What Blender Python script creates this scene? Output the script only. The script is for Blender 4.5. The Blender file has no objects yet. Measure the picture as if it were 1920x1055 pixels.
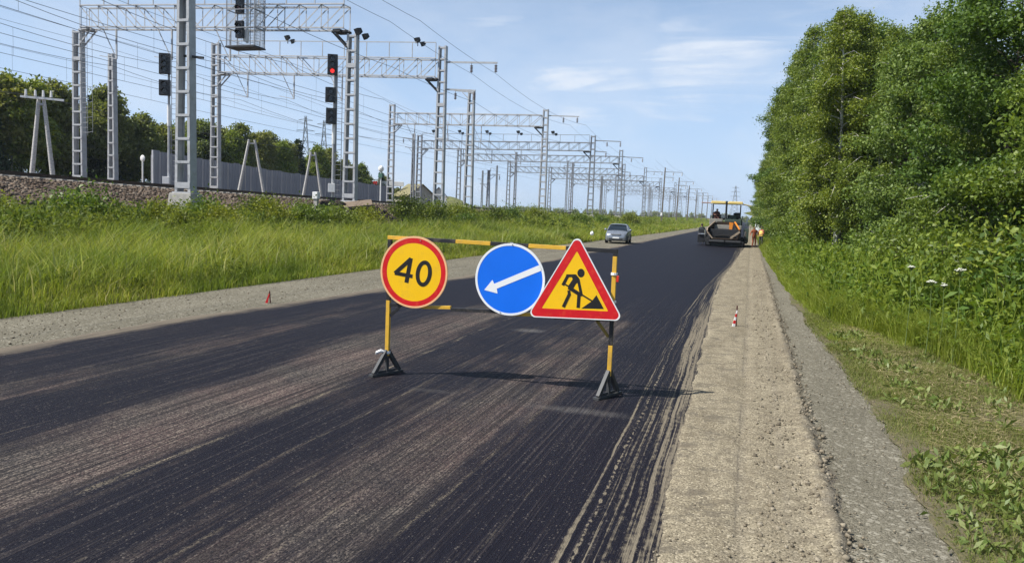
import bpy, math, random
import numpy as np
from mathutils import Vector, Matrix

S = bpy.context.scene
COL = S.collection
R = math.radians
random.seed(7)
RNG = np.random.default_rng(11)

# ------------------------------------------------------------------ camera
cam = bpy.data.cameras.new('camera')
cam.sensor_width = 36.0
cam.lens = 27.75
cam.clip_start = 0.1
cam.clip_end = 12000
camo = bpy.data.objects.new('camera', cam)
COL.objects.link(camo)
camo.matrix_world = Matrix(((0.957, -0.064, 0.285, 0.0),
                            (0.289, 0.074, -0.954, 0.0),
                            (0.040, 0.995, 0.090, 2.3),
                            (0, 0, 0, 1)))
S.camera = camo

# ------------------------------------------------------------------ light
SUN_DIR = Vector((-0.83, -0.56, 0.0)).normalized() * math.cos(R(51)) + Vector((0, 0, math.sin(R(51))))
sun = bpy.data.lights.new('sun', 'SUN')
sun.energy = 5.0
sun.angle = R(0.53)
sun.color = (1.0, 0.955, 0.88)
suno = bpy.data.objects.new('sun', sun)
suno.rotation_euler = SUN_DIR.to_track_quat('Z', 'Y').to_euler()
suno.location = (-30, -10, 60)
COL.objects.link(suno)

W = bpy.data.worlds.new('World')
S.world = W
W.use_nodes = True
S.view_settings.view_transform = 'Standard'
S.view_settings.look = 'None'
S.view_settings.exposure = 0.45
S.view_settings.gamma = 1.0
S.view_settings.use_curve_mapping = False
S.render.engine = 'CYCLES'
S.cycles.max_bounces = 6
S.cycles.diffuse_bounces = 3
S.cycles.glossy_bounces = 3
S.cycles.transmission_bounces = 4
S.cycles.transparent_max_bounces = 4
S.cycles.volume_bounces = 1
S.cycles.use_denoising = True
S.cycles.caustics_reflective = False
S.cycles.caustics_refractive = False


class NT:
    """small node-tree writer"""
    def __init__(self, tree):
        self.t = tree
        tree.nodes.clear()

    def put(self, sock, v):
        if isinstance(v, bpy.types.NodeSocket):
            self.t.links.new(v, sock)
        elif isinstance(v, (tuple, list)) and len(v) == 3 and sock.type == 'RGBA':
            sock.default_value = (*v, 1.0)
        else:
            sock.default_value = v

    def new(self, typ, out=0, props=None, **ins):
        n = self.t.nodes.new(typ)
        for k, v in (props or {}).items():
            setattr(n, k, v)
        for k, v in ins.items():
            key = int(k[1:]) if k[0] == 'i' and k[1:].isdigit() else k.replace('_', ' ')
            self.put(n.inputs[key], v)
        return n.outputs[out] if out is not None else n

    def math(self, op, a, b=0.0, c=0.0, clamp=False):
        return self.new('ShaderNodeMath', props={'operation': op, 'use_clamp': clamp}, i0=a, i1=b, i2=c)

    def mix(self, f, a, b, mode='MIX'):
        n = self.t.nodes.new('ShaderNodeMix')
        n.data_type = 'RGBA'
        n.blend_type = mode
        self.put(n.inputs[0], f)
        self.put(n.inputs[6], a)
        self.put(n.inputs[7], b)
        return n.outputs[2]

    def noise(self, vec, scale, detail=4.0, rough=0.55, dist=0.0):
        return self.new('ShaderNodeTexNoise', Vector=vec, Scale=scale, Detail=detail, Roughness=rough, Distortion=dist)

    def mapv(self, vec, scale=(1, 1, 1), loc=(0, 0, 0)):
        return self.new('ShaderNodeMapping', Vector=vec, Scale=scale, Location=loc)

    def ramp(self, f, stops, mode='LINEAR'):
        n = self.t.nodes.new('ShaderNodeValToRGB')
        cr = n.color_ramp
        cr.interpolation = mode
        while len(cr.elements) < len(stops):
            cr.elements.new(0.5)
        for e, (p, c) in zip(cr.elements, stops):
            e.position = p
            e.color = (c, c, c, 1) if isinstance(c, (int, float)) else (*c, 1)
        self.put(n.inputs[0], f)
        return n.outputs[0]

    def step(self, f, a, b):
        return self.new('ShaderNodeMapRange', props={'interpolation_type': 'SMOOTHSTEP'}, Value=f, i1=a, i2=b, i3=0.0, i4=1.0)

    def obj(self):
        return self.new('ShaderNodeTexCoord', out=3)

    def sep(self, v):
        n = self.t.nodes.new('ShaderNodeSeparateXYZ')
        self.put(n.inputs[0], v)
        return n.outputs

    def bump(self, h, strength=0.4, dist=0.02, normal=None):
        kw = dict(Height=h, Strength=strength, Distance=dist)
        if normal is not None:
            kw['Normal'] = normal
        return self.new('ShaderNodeBump', **kw)

    def surf(self, shader):
        o = self.t.nodes.new('ShaderNodeOutputMaterial')
        self.t.links.new(shader, o.inputs[0])

    def pbr(self, color, rough=0.6, metal=0.0, spec=0.4, normal=None, **kw):
        d = dict(Base_Color=color, Roughness=rough, Metallic=metal)
        d.update(kw)
        n = self.new('ShaderNodeBsdfPrincipled', out=None, **d)
        n.inputs['Specular IOR Level'].default_value = spec
        if normal is not None:
            self.t.links.new(normal, n.inputs['Normal'])
        return n.outputs[0]


def newmat(name):
    m = bpy.data.materials.new(name)
    m.use_nodes = True
    return m, NT(m.node_tree)


def mat(name, color, rough=0.6, metal=0.0, spec=0.4, var=0.18, vs=3.0, dirt=None, bump=0.0, bs=40.0, emit=None):
    """plain surface with uneven colour, optional grime patches and fine relief"""
    m, n = newmat(name)
    p = n.obj()
    f = n.noise(p, vs, 5.0, 0.6)
    lo = tuple(c * (1 - var) for c in color)
    hi = tuple(min(1, c * (1 + var)) for c in color)
    c = n.mix(n.ramp(f, [(0.3, 0.0), (0.7, 1.0)]), lo, hi)
    if dirt:
        g = n.step(n.noise(p, dirt[1], 6.0, 0.65), 0.5, 0.66)
        c = n.mix(n.math('MULTIPLY', g, dirt[2]), c, dirt[0])
    nm = n.bump(n.noise(p, bs, 3.0), bump, 0.01) if bump else None
    kw = {}
    if emit:
        kw = dict(Emission_Color=emit[0], Emission_Strength=emit[1])
    rr = n.math('ADD', rough - 0.06, n.math('MULTIPLY', f, 0.12))
    n.surf(n.pbr(c, rr, metal, spec, nm, **kw))
    return m


# sky: physical daylight with thin cirrus
n = NT(W.node_tree)
sky = n.new('ShaderNodeTexSky', props=dict(sky_type='NISHITA', sun_disc=False, sun_elevation=R(51), sun_rotation=math.atan2(SUN_DIR.x, SUN_DIR.y) % (2 * math.pi),
                                           altitude=0.0, air_density=1.0, dust_density=0.6, ozone_density=1.5))
dv = n.new('ShaderNodeTexCoord', out=0)
sx, sy, sz = n.sep(dv)
zc = n.math('MAXIMUM', sz, 0.02)
den = n.math('ADD', zc, 0.12)
pv = n.new('ShaderNodeCombineXYZ', X=n.math('DIVIDE', sx, den), Y=n.math('DIVIDE', sy, den), Z=0.0)
wisp = n.noise(n.mapv(pv, (0.55, 0.20, 1.0), (0.6, 1.2, 0)), 1.5, 7.0, 0.58, 0.5)
big = n.noise(n.mapv(pv, (0.25, 0.16, 1.0), (3.1, 0.4, 0)), 1.0, 3.0, 0.5)
cm = n.math('MULTIPLY', n.step(wisp, 0.40, 0.64), n.step(big, 0.36, 0.56))
cm = n.math('MULTIPLY', cm, 0.40)
px_, py_, pz_ = n.sep(pv)
curl = n.noise(n.mapv(pv, (1.5, 0.9, 1.0)), 1.0, 6.0, 0.62, 0.8)
streak = n.noise(n.mapv(pv, (1.2, 2.6, 1.0), (5.0, 2.0, 0.0)), 1.0, 7.0, 0.6, 1.2)
for (cx, cy, ax, ay, L_, W_, am) in ((-0.45, 3.45, 0.835, -0.55, 1.6, 0.8, 0.80), (-0.95, 2.72, 0.86, -0.5, 0.42, 0.13, 0.6), (-3.4, 5.2, 0.9, 0.3, 0.9, 0.22, 0.4), (0.9, 3.6, 0.8, -0.6, 0.7, 0.3, 0.5)):
    qx, qy = n.math('SUBTRACT', px_, cx), n.math('SUBTRACT', py_, cy)
    uu = n.math('DIVIDE', n.math('ADD', n.math('MULTIPLY', qx, ax), n.math('MULTIPLY', qy, ay)), L_)
    vv = n.math('DIVIDE', n.math('SUBTRACT', n.math('MULTIPLY', qy, ax), n.math('MULTIPLY', qx, ay)), W_)
    dd = n.math('SQRT', n.math('ADD', n.math('MULTIPLY', uu, uu), n.math('MULTIPLY', vv, vv)))
    dd = n.math('ADD', dd, n.math('MULTIPLY', n.math('SUBTRACT', curl, 0.5), 2.2))
    q = n.math('MULTIPLY', n.step(dd, 1.05, 0.0), n.math('MULTIPLY', n.math('ADD', 0.25, n.math('MULTIPLY', n.step(streak, 0.38, 0.66), 0.9)), am))
    cm = n.math('MAXIMUM', cm, q)
haze_f = n.math('MULTIPLY', n.step(sz, 0.45, -0.02), 0.72)
SKY_CLOUD, SKY_LOW = (6.3, 6.8, 7.6), (4.0, 5.5, 8.3)
sky = n.mix(haze_f, sky, SKY_LOW)
skyc = n.mix(cm, sky, SKY_CLOUD)
bg = n.new('ShaderNodeBackground', Color=skyc, Strength=0.096)
wo = n.t.nodes.new('ShaderNodeOutputWorld')
n.t.links.new(bg, wo.inputs[0])


# ------------------------------------------------------------------ mesh helpers
class MB:
    def __init__(self):
        self.v, self.f = [], []

    def add(self, vs, fs):
        o = len(self.v)
        self.v += [tuple(p) for p in vs]
        self.f += [tuple(i + o for i in q) for q in fs]
        return self

    def box(self, c, s, rot=None):
        x, y, z = (d / 2 for d in s)
        vs = [Vector(p) for p in ((-x, -y, -z), (x, -y, -z), (x, y, -z), (-x, y, -z), (-x, -y, z), (x, -y, z), (x, y, z), (-x, y, z))]
        if rot is not None:
            vs = [rot @ p for p in vs]
        return self.add([p + Vector(c) for p in vs], [(0, 3, 2, 1), (4, 5, 6, 7), (0, 1, 5, 4), (1, 2, 6, 5), (2, 3, 7, 6), (3, 0, 4, 7)])

    def frame(self, a, b, up=(0, 0, 1)):
        a, b = Vector(a), Vector(b)
        d = (b - a).normalized()
        u = Vector(up)
        if abs(d.dot(u)) > 0.97:
            u = Vector((1, 0, 0))
        s = d.cross(u).normalized()
        return a, b, d, s, s.cross(d)

    def bar(self, a, b, w, h, up=(0, 0, 1), w2=None, h2=None):
        a, b, d, s, t = self.frame(a, b, up)
        w2 = w if w2 is None else w2
        h2 = h if h2 is None else h2
        vs = [a + s * (i * w / 2) + t * (j * h / 2) for i, j in ((-1, -1), (1, -1), (1, 1), (-1, 1))]
        vs += [b + s * (i * w2 / 2) + t * (j * h2 / 2) for i, j in ((-1, -1), (1, -1), (1, 1), (-1, 1))]
        return self.add(vs, [(0, 1, 2, 3), (7, 6, 5, 4), (1, 0, 4, 5), (2, 1, 5, 6), (3, 2, 6, 7), (0, 3, 7, 4)])

    def angle(self, a, b, w, th, up=(0, 0, 1), flip=1):
        """angle iron: two thin legs"""
        a, b, d, s, t = self.frame(a, b, up)
        self.bar(a + t * (w / 2), b + t * (w / 2), th, w, up)
        o = s * (flip * (w / 2 + th / 2))
        return self.bar(a + o + t * (th / 2), b + o + t * (th / 2), w, th, up)

    def tube(self, a, b, r, r2=None, n=8, caps=True):
        a, b, d, s, t = self.frame(a, b)
        r2 = r if r2 is None else r2
        vs = []
        for p, q in ((a, r), (b, r2)):
            for i in range(n):
                an = 2 * math.pi * i / n
                vs.append(p + s * (q * math.cos(an)) + t * (q * math.sin(an)))
        fs = [(i, (i + 1) % n, n + (i + 1) % n, n + i) for i in range(n)]
        if caps:
            fs += [tuple(range(n))[::-1], tuple(range(n, 2 * n))]
        return self.add(vs, fs)

    def path(self, pts, radii, n=7):
        pts = [Vector(p) for p in pts]
        if isinstance(radii, (int, float)):
            radii = [radii] * len(pts)
        vs = []
        for i, p in enumerate(pts):
            d = (pts[min(i + 1, len(pts) - 1)] - pts[max(i - 1, 0)]).normalized()
            u = Vector((0, 0, 1)) if abs(d.z) < 0.9 else Vector((1, 0, 0))
            s = d.cross(u).normalized()
            t = s.cross(d)
            vs += [p + s * (radii[i] * math.cos(2 * math.pi * k / n)) + t * (radii[i] * math.sin(2 * math.pi * k / n)) for k in range(n)]
        fs = []
        for i in range(len(pts) - 1):
            for k in range(n):
                k2 = (k + 1) % n
                fs.append((i * n + k, i * n + k2, (i + 1) * n + k2, (i + 1) * n + k))
        fs += [tuple(range(n))[::-1], tuple(range((len(pts) - 1) * n, len(pts) * n))]
        return self.add(vs, fs)

    def prism(self, poly, y0, y1):
        """polygon given in (x, z), extruded from y0 (front) to y1"""
        k = len(poly)
        vs = [(x, y0, z) for x, z in poly] + [(x, y1, z) for x, z in poly]
        fs = [tuple(range(k)), tuple(range(k, 2 * k))[::-1]]
        fs += [((i + 1) % k, i, k + i, k + (i + 1) % k) for i in range(k)]
        return self.add(vs, fs)

    def ring(self, outer, inner, y0, y1):
        """outline pair of equal length in (x, z), extruded"""
        k = len(outer)
        vs = [(x, y0, z) for x, z in outer] + [(x, y0, z) for x, z in inner] + [(x, y1, z) for x, z in outer] + [(x, y1, z) for x, z in inner]
        fs = []
        for i in range(k):
            j = (i + 1) % k
            fs += [(i, j, k + j, k + i), (2 * k + j, 2 * k + i, 3 * k + i, 3 * k + j), (j, i, 2 * k + i, 2 * k + j), (k + i, k + j, 3 * k + j, 3 * k + i)]
        return self.add(vs, fs)

    def plate(self, pts, th):
        """thin plate through the given polygon"""
        p = [Vector(q) for q in pts]
        nn = (p[1] - p[0]).cross(p[2] - p[0]).normalized() * (th / 2)
        k = len(p)
        fs = [tuple(range(k)), tuple(range(k, 2 * k))[::-1]] + [((i + 1) % k, i, k + i, k + (i + 1) % k) for i in range(k)]
        return self.add([q + nn for q in p] + [q - nn for q in p], fs)

    def ball(self, c, r, n=10, m=7, sc=(1, 1, 1)):
        c = Vector(c)
        vs = [c + Vector((0, 0, -r * sc[2]))]
        for j in range(1, m):
            a = -math.pi / 2 + math.pi * j / m
            for i in range(n):
                b = 2 * math.pi * i / n
                vs.append(c + Vector((r * sc[0] * math.cos(a) * math.cos(b), r * sc[1] * math.cos(a) * math.sin(b), r * sc[2] * math.sin(a))))
        vs.append(c + Vector((0, 0, r * sc[2])))
        fs = [(0, 1 + (i + 1) % n, 1 + i) for i in range(n)]
        for j in range(m - 2):
            for i in range(n):
                fs.append((1 + j * n + i, 1 + j * n + (i + 1) % n, 1 + (j + 1) * n + (i + 1) % n, 1 + (j + 1) * n + i))
        o = 1 + (m - 2) * n
        fs += [(o + i, o + (i + 1) % n, len(vs) - 1) for i in range(n)]
        return self.add(vs, fs)

    def mesh(self, name, smooth=False, bevel=0.0):
        me = bpy.data.meshes.new(name)
        me.from_pydata(self.v, [], self.f)
        if bevel:
            import bmesh
            bm = bmesh.new()
            bm.from_mesh(me)
            bmesh.ops.recalc_face_normals(bm, faces=bm.faces)
            bmesh.ops.bevel(bm, geom=[e for e in bm.edges if len(e.link_faces) == 2 and e.calc_face_angle(0) > 0.6], offset=bevel, segments=2, affect='EDGES', profile=0.6, clamp_overlap=True)
            bm.to_mesh(me)
            bm.free()
        me.update()
        if smooth:
            me.shade_smooth()
            me.set_sharp_from_angle(angle=R(38))
        return me

    def build(self, name, m, parent=None, loc=None, smooth=False, bevel=0.0, kind=None, label=None):
        return place(self.mesh(name, smooth, bevel), name, m, parent, loc, kind, label)


def place(me, name, m=None, parent=None, loc=None, kind=None, label=None):
    if m is not None and not me.materials:
        for q in (m if isinstance(m, list) else [m]):
            me.materials.append(q)
    o = bpy.data.objects.new(name, me)
    COL.objects.link(o)
    if parent is not None:
        o.parent = parent
    if loc is not None:
        o.location = loc
    if kind:
        o['kind'] = kind
    if label:
        o['label'] = label
    return o


def tag(o, label, cat=None, group=None, kind=None):
    o['label'] = label
    if cat:
        o['category'] = cat
    if group:
        o['group'] = group
    if kind:
        o['kind'] = kind
    return o


def thing(name, loc, label, cat, rz=0.0, group=None):
    o = bpy.data.objects.new(name, None)
    o.empty_display_size = 0.3
    COL.objects.link(o)
    o.location = loc
    o.rotation_euler = (0, 0, rz)
    return tag(o, label, cat, group)


def kids(o):
    return [c for c in COL.objects if c.parent is o]


def dup(root, loc, rz=0.0, scale=1.0, label=None, group=None, tree=None):
    """a copy of a thing with copies of its parts and sub-parts"""
    tree = tree if tree is not None else family(root)
    made = {}
    for o, par in tree:
        c = o.copy()
        COL.objects.link(c)
        c.parent = made.get(par)
        made[o] = c
    r = made[root]
    r.location = loc
    r.rotation_euler = (0, 0, rz)
    r.scale = (scale, scale, scale) if isinstance(scale, (int, float)) else scale
    if label:
        r['label'] = label
    if group:
        r['group'] = group
    return r


def family(root):
    out, todo = [], [(root, None)]
    byp = {}
    for o in COL.objects:
        if o.parent:
            byp.setdefault(o.parent, []).append(o)
    while todo:
        o, p = todo.pop(0)
        out.append((o, p))
        todo += [(c, o) for c in byp.get(o, [])]
    return out


def np_mesh(name, verts, loops, starts):
    me = bpy.data.meshes.new(name)
    me.vertices.add(len(verts))
    me.vertices.foreach_set('co', np.ascontiguousarray(verts, np.float32).ravel())
    me.loops.add(len(loops))
    me.loops.foreach_set('vertex_index', np.ascontiguousarray(loops, np.int32))
    me.polygons.add(len(starts))
    me.polygons.foreach_set('loop_start', np.ascontiguousarray(starts, np.int32))
    me.update(calc_edges=True)
    return me


def quad_mesh(name, Q):
    """Q: (n, 4, 3) separate quads"""
    n = len(Q)
    return np_mesh(name, Q.reshape(-1, 3), np.arange(4 * n), np.arange(0, 4 * n, 4))


def grid_mesh(name, xs, ys, zf):
    """height sheet over lines xs x ys; xs may be a function of y giving a row"""
    ys = np.asarray(ys, float)
    if callable(xs):
        X = np.array([xs(y) for y in ys])
    else:
        X = np.tile(np.asarray(xs, float), (len(ys), 1))
    Y = np.tile(ys[:, None], (1, X.shape[1]))
    Z = zf(X, Y)
    V = np.stack([X, Y, Z], -1).reshape(-1, 3)
    nx = X.shape[1]
    i = np.arange(len(ys) - 1)[:, None] * nx + np.arange(nx - 1)[None, :]
    F = np.stack([i, i + 1, i + nx + 1, i + nx], -1).reshape(-1)
    me = np_mesh(name, V, F, np.arange(0, len(F), 4))
    me.shade_smooth()
    return me


def steps(a, b, d0, grow=1.0):
    out, y, d = [a], a, d0
    while y < b:
        y += d
        d *= grow
        out.append(min(y, b))
    return np.array(out)


_tab = RNG.random((64, 64))


def vnoise(x, y):
    """smooth value noise for relief"""
    xi, yi = np.floor(x).astype(int), np.floor(y).astype(int)
    fx, fy = x - xi, y - yi
    fx, fy = fx * fx * (3 - 2 * fx), fy * fy * (3 - 2 * fy)
    g = lambda a, b: _tab[a % 64, b % 64]
    return (g(xi, yi) * (1 - fx) + g(xi + 1, yi) * fx) * (1 - fy) + (g(xi, yi + 1) * (1 - fx) + g(xi + 1, yi + 1) * fx) * fy


def fbm(x, y, o=4):
    s, a = 0.0, 0.5
    for k in range(o):
        s = s + a * vnoise(x * 2 ** k + 7.3 * k, y * 2 ** k + 3.1 * k)
        a *= 0.5
    return s
# ------------------------------------------------------------------ lie of the land
def z_rail(y):
    return 2.2 + 0.85 * np.exp(-(np.clip(y, 0, None) - 24) / 45.0)


def z_bed(y):
    return z_rail(y) - 0.34


LX = [-5000, -400, -75, -58, -53, -26.9, -24.6, -23, -21, -18, -15, -13.4, -12.6, 1.6, 3.2, 4.6, 6.5, 9, 5000]
LF = [0.3, 0.6, 0.65, 0.8, 1.0, 1.0, 0.70, 0.57, 0.40, 0.20, 0.07, 0.01, 0, 0, 0, 0, 0, 0, 0]
LR = [0, 0, 0, 0, 0, 0, 0, 0, 0, 0, 0, 0, -0.07, -0.07, -0.10, -0.16, -0.05, 0.05, 0.1]


def ground_z(x, y):
    x, y = np.asarray(x, float), np.asarray(y, float)
    b = np.interp(x, LX, LF) * z_bed(y) + np.interp(x, LX, LR)
    w = np.clip((-13.2 - x) / 2.0, 0, 1) * np.clip((x + 25.5) / 2.0, 0, 1) + np.clip((x - 2.6) / 2.0, 0, 1)
    return b + w * 0.22 * (fbm(x * 0.5, y * 0.5, 3) - 0.45)


def edge_l(y):
    return -9.05 - 1.3 / (1 + np.exp((np.asarray(y, float) - 18) / 3.0)) + 0.06 * (vnoise(np.asarray(y, float) * 0.8, 3.3) - 0.5)


def edge_r(y):
    return np.interp(y, [0, 5, 7, 12, 22, 32, 41, 68, 110], [-0.49, -0.51, -0.57, -0.67, -0.88, -0.98, -0.76, -0.40, -0.35])


def strip_l(y):
    return np.interp(y, [0, 5, 8, 18, 26, 36, 42, 200], [-1.16, -1.14, -1.18, -1.40, -1.36, -1.12, -0.95, -0.9])


def grav_r(y):
    y = np.asarray(y, float)
    return np.interp(y, [0, 6, 9, 13, 21, 29, 46, 67, 120], [1.55, 1.66, 1.76, 1.68, 1.46, 1.25, 0.98, 0.84, 0.8]) + 0.26 * (fbm(y * 0.9, 5.5 + 0 * y, 4) - 0.45)


def weed_edge(y):
    return np.interp(y, [0, 9, 11.8, 14.5, 17.9, 20, 29, 46, 67, 120], [4.2, 3.8, 3.6, 3.45, 2.85, 1.8, 1.3, 1.02, 0.88, 0.85])


YN = np.concatenate([steps(-40, 2, 2.0), steps(2.2, 30, 0.25)[:], steps(30.5, 4500, 0.6, 1.05)])


# ------------------------------------------------------------------ ground materials
def ground_mat():
    m, n = newmat('meadow_soil')
    p = n.obj()
    a = n.noise(p, 0.35, 5.0, 0.6)
    b = n.noise(p, 9.0, 5.0, 0.7)
    c = n.mix(n.ramp(a, [(0.35, 0.0), (0.65, 1.0)]), (0.050, 0.072, 0.016), (0.085, 0.105, 0.026))
    c = n.mix(n.math('MULTIPLY', n.step(b, 0.5, 0.7), 0.65), c, (0.11, 0.092, 0.045))
    n.surf(n.pbr(c, 0.9, 0, 0.15, n.bump(b, 0.8, 0.06)))
    return m


def hay_mat():
    m, n = newmat('mown_verge')
    p = n.obj()
    a = n.noise(p, 0.9, 5.0, 0.6)
    b = n.noise(n.mapv(p, (30, 12, 20)), 1.0, 5.0, 0.7)
    c = n.mix(n.ramp(a, [(0.40, 0.0), (0.60, 1.0)]), (0.125, 0.110, 0.075), (0.085, 0.10, 0.030))
    c = n.mix(n.math('MULTIPLY', n.step(b, 0.35, 0.7), 0.7), c, (0.20, 0.165, 0.09))
    n.surf(n.pbr(c, 0.95, 0, 0.1, n.bump(b, 0.7, 0.03)))
    return m


def gravel_mat(name, c1, c2, c3, scale=42.0):
    m, n = newmat(name)
    p = n.obj()
    v = n.new('ShaderNodeTexVoronoi', out=None, props=dict(feature='F1'), Vector=p, Scale=scale)
    v2 = n.new('ShaderNodeTexVoronoi', out=None, props=dict(feature='F1'), Vector=p, Scale=scale * 0.33)
    big = n.noise(n.mapv(p, (1.0, 0.25, 1.0)), 1.2, 5.0, 0.6)
    rnd = n.sep(v.outputs['Color'])[0]
    rnd2 = n.sep(v2.outputs['Color'])[1]
    c = n.mix(n.ramp(rnd, [(0.0, 0.0), (1.0, 1.0)]), c1, c2)
    c = n.mix(n.math('MULTIPLY', n.step(rnd2, 0.82, 0.95), 0.7), c, c3)
    c = n.mix(n.math('MULTIPLY', n.step(rnd2, 0.12, 0.04), 0.25), c, tuple(x * 0.35 for x in c1))
    c = n.mix(n.math('MULTIPLY', n.ramp(big, [(0.35, 0.0), (0.65, 1.0)]), 0.35), c, tuple(x * 0.72 for x in c1))
    h = n.math('ADD', n.math('MULTIPLY', v.outputs['Distance'], -0.7), n.math('MULTIPLY', v2.outputs['Distance'], -1.0))
    n.surf(n.pbr(c, 0.95, 0, 0.1, n.bump(h, 0.45, 0.015)))
    return m


def dirt_mat():
    m, n = newmat('packed_dirt')
    p = n.obj()
    x, y, z = n.sep(p)
    a = n.noise(n.mapv(p, (2.4, 0.5, 1)), 1.0, 6.0, 0.62)
    b = n.noise(p, 14.0, 6.0, 0.7)
    v = n.new('ShaderNodeTexVoronoi', out=None, Vector=p, Scale=85.0)
    rn = n.sep(v.outputs['Color'])[0]
    c = n.mix(n.ramp(a, [(0.32, 0.0), (0.66, 1.0)]), (0.200, 0.170, 0.116), (0.298, 0.258, 0.180))
    c = n.mix(n.math('MULTIPLY', n.step(b, 0.52, 0.70), 0.55), c, (0.125, 0.106, 0.076))
    c = n.mix(n.math('MULTIPLY', n.step(rn, 0.84, 0.97), 0.5), c, (0.38, 0.335, 0.25))
    c = n.mix(n.math('MULTIPLY', n.step(rn, 0.10, 0.03), 0.6), c, (0.12, 0.105, 0.085))
    # faint wheel tracks and blurred tar smudges pressed into the dust along the road side
    wob = n.math('MULTIPLY', n.math('SUBTRACT', n.noise(n.mapv(p, (0.2, 0.5, 1)), 1.0, 2.0), 0.5), 0.25)
    xw = n.math('ADD', x, wob)
    lane = n.math('ADD', n.step(n.math('ABSOLUTE', n.math('SUBTRACT', xw, 0.06)), 0.09, 0.0), n.step(n.math('ABSOLUTE', n.math('SUBTRACT', xw, 0.42)), 0.06, 0.0))
    c = n.mix(n.math('MULTIPLY', n.math('MULTIPLY', lane, n.step(a, 0.35, 0.6)), 0.35), c, (0.20, 0.175, 0.135))
    c = n.mix(0.75, c, n.mix(1.0, c, n.ramp(rn, [(0.0, 0.45), (0.45, 0.85), (0.8, 1.15), (1.0, 1.5)]), 'MULTIPLY'))
    fg = n.noise(n.mapv(p, (55.0, 40.0, 1)), 1.0, 4.0, 0.7)
    c = n.mix(0.8, c, n.mix(1.0, c, n.ramp(fg, [(0.30, 0.45), (0.5, 1.0), (0.7, 1.45)]), 'MULTIPLY'))
    thin = n.step(n.math('ABSOLUTE', n.math('SUBTRACT', n.math('ADD', x, n.math('MULTIPLY', wob, 0.25)), 0.03)), 0.012, 0.004)
    c = n.mix(n.math('MULTIPLY', n.math('MULTIPLY', thin, n.step(a, 0.4, 0.6)), 0.45), c, (0.085, 0.075, 0.062))
    rub = n.noise(n.mapv(p, (9.0, 7.0, 1)), 1.0, 6.0, 0.7)
    c = n.mix(n.math('MULTIPLY', n.math('MULTIPLY', n.step(rub, 0.46, 0.62), n.step(x, 0.1, 0.7)), 0.55), c, (0.135, 0.115, 0.085))
    sm = n.noise(n.mapv(p, (2.6, 3.4, 1)), 1.0, 6.0, 0.66)
    c = n.mix(n.math('MULTIPLY', n.math('MULTIPLY', n.step(n.math('ADD', sm, n.math('MULTIPLY', n.math('SUBTRACT', b, 0.5), 0.35)), 0.50, 0.64), n.step(x, 0.60, -0.5)), 0.75), c, (0.105, 0.092, 0.072))
    gx = n.step(n.math('ADD', x, n.math('MULTIPLY', n.math('SUBTRACT', n.noise(n.mapv(p, (4.0, 3.0, 1)), 1.0, 5.0, 0.65), 0.5), 0.5)), 0.66, 0.84)
    c = n.mix(n.math('MULTIPLY', gx, 0.85), c, n.mix(rn, (0.095, 0.083, 0.064), (0.215, 0.192, 0.152)))
    mott = n.noise(n.mapv(p, (5.0, 6.5, 1)), 1.0, 6.0, 0.68)
    c = n.mix(n.math('MULTIPLY', n.step(mott, 0.50, 0.62), 0.5), c, (0.13, 0.108, 0.076))
    h = n.math('ADD', n.math('MULTIPLY', b, 1.0), n.math('MULTIPLY', v.outputs['Distance'], -0.3))
    n.surf(n.pbr(c, 0.95, 0, 0.12, n.bump(h, 0.4, 0.02)))
    return m


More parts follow.
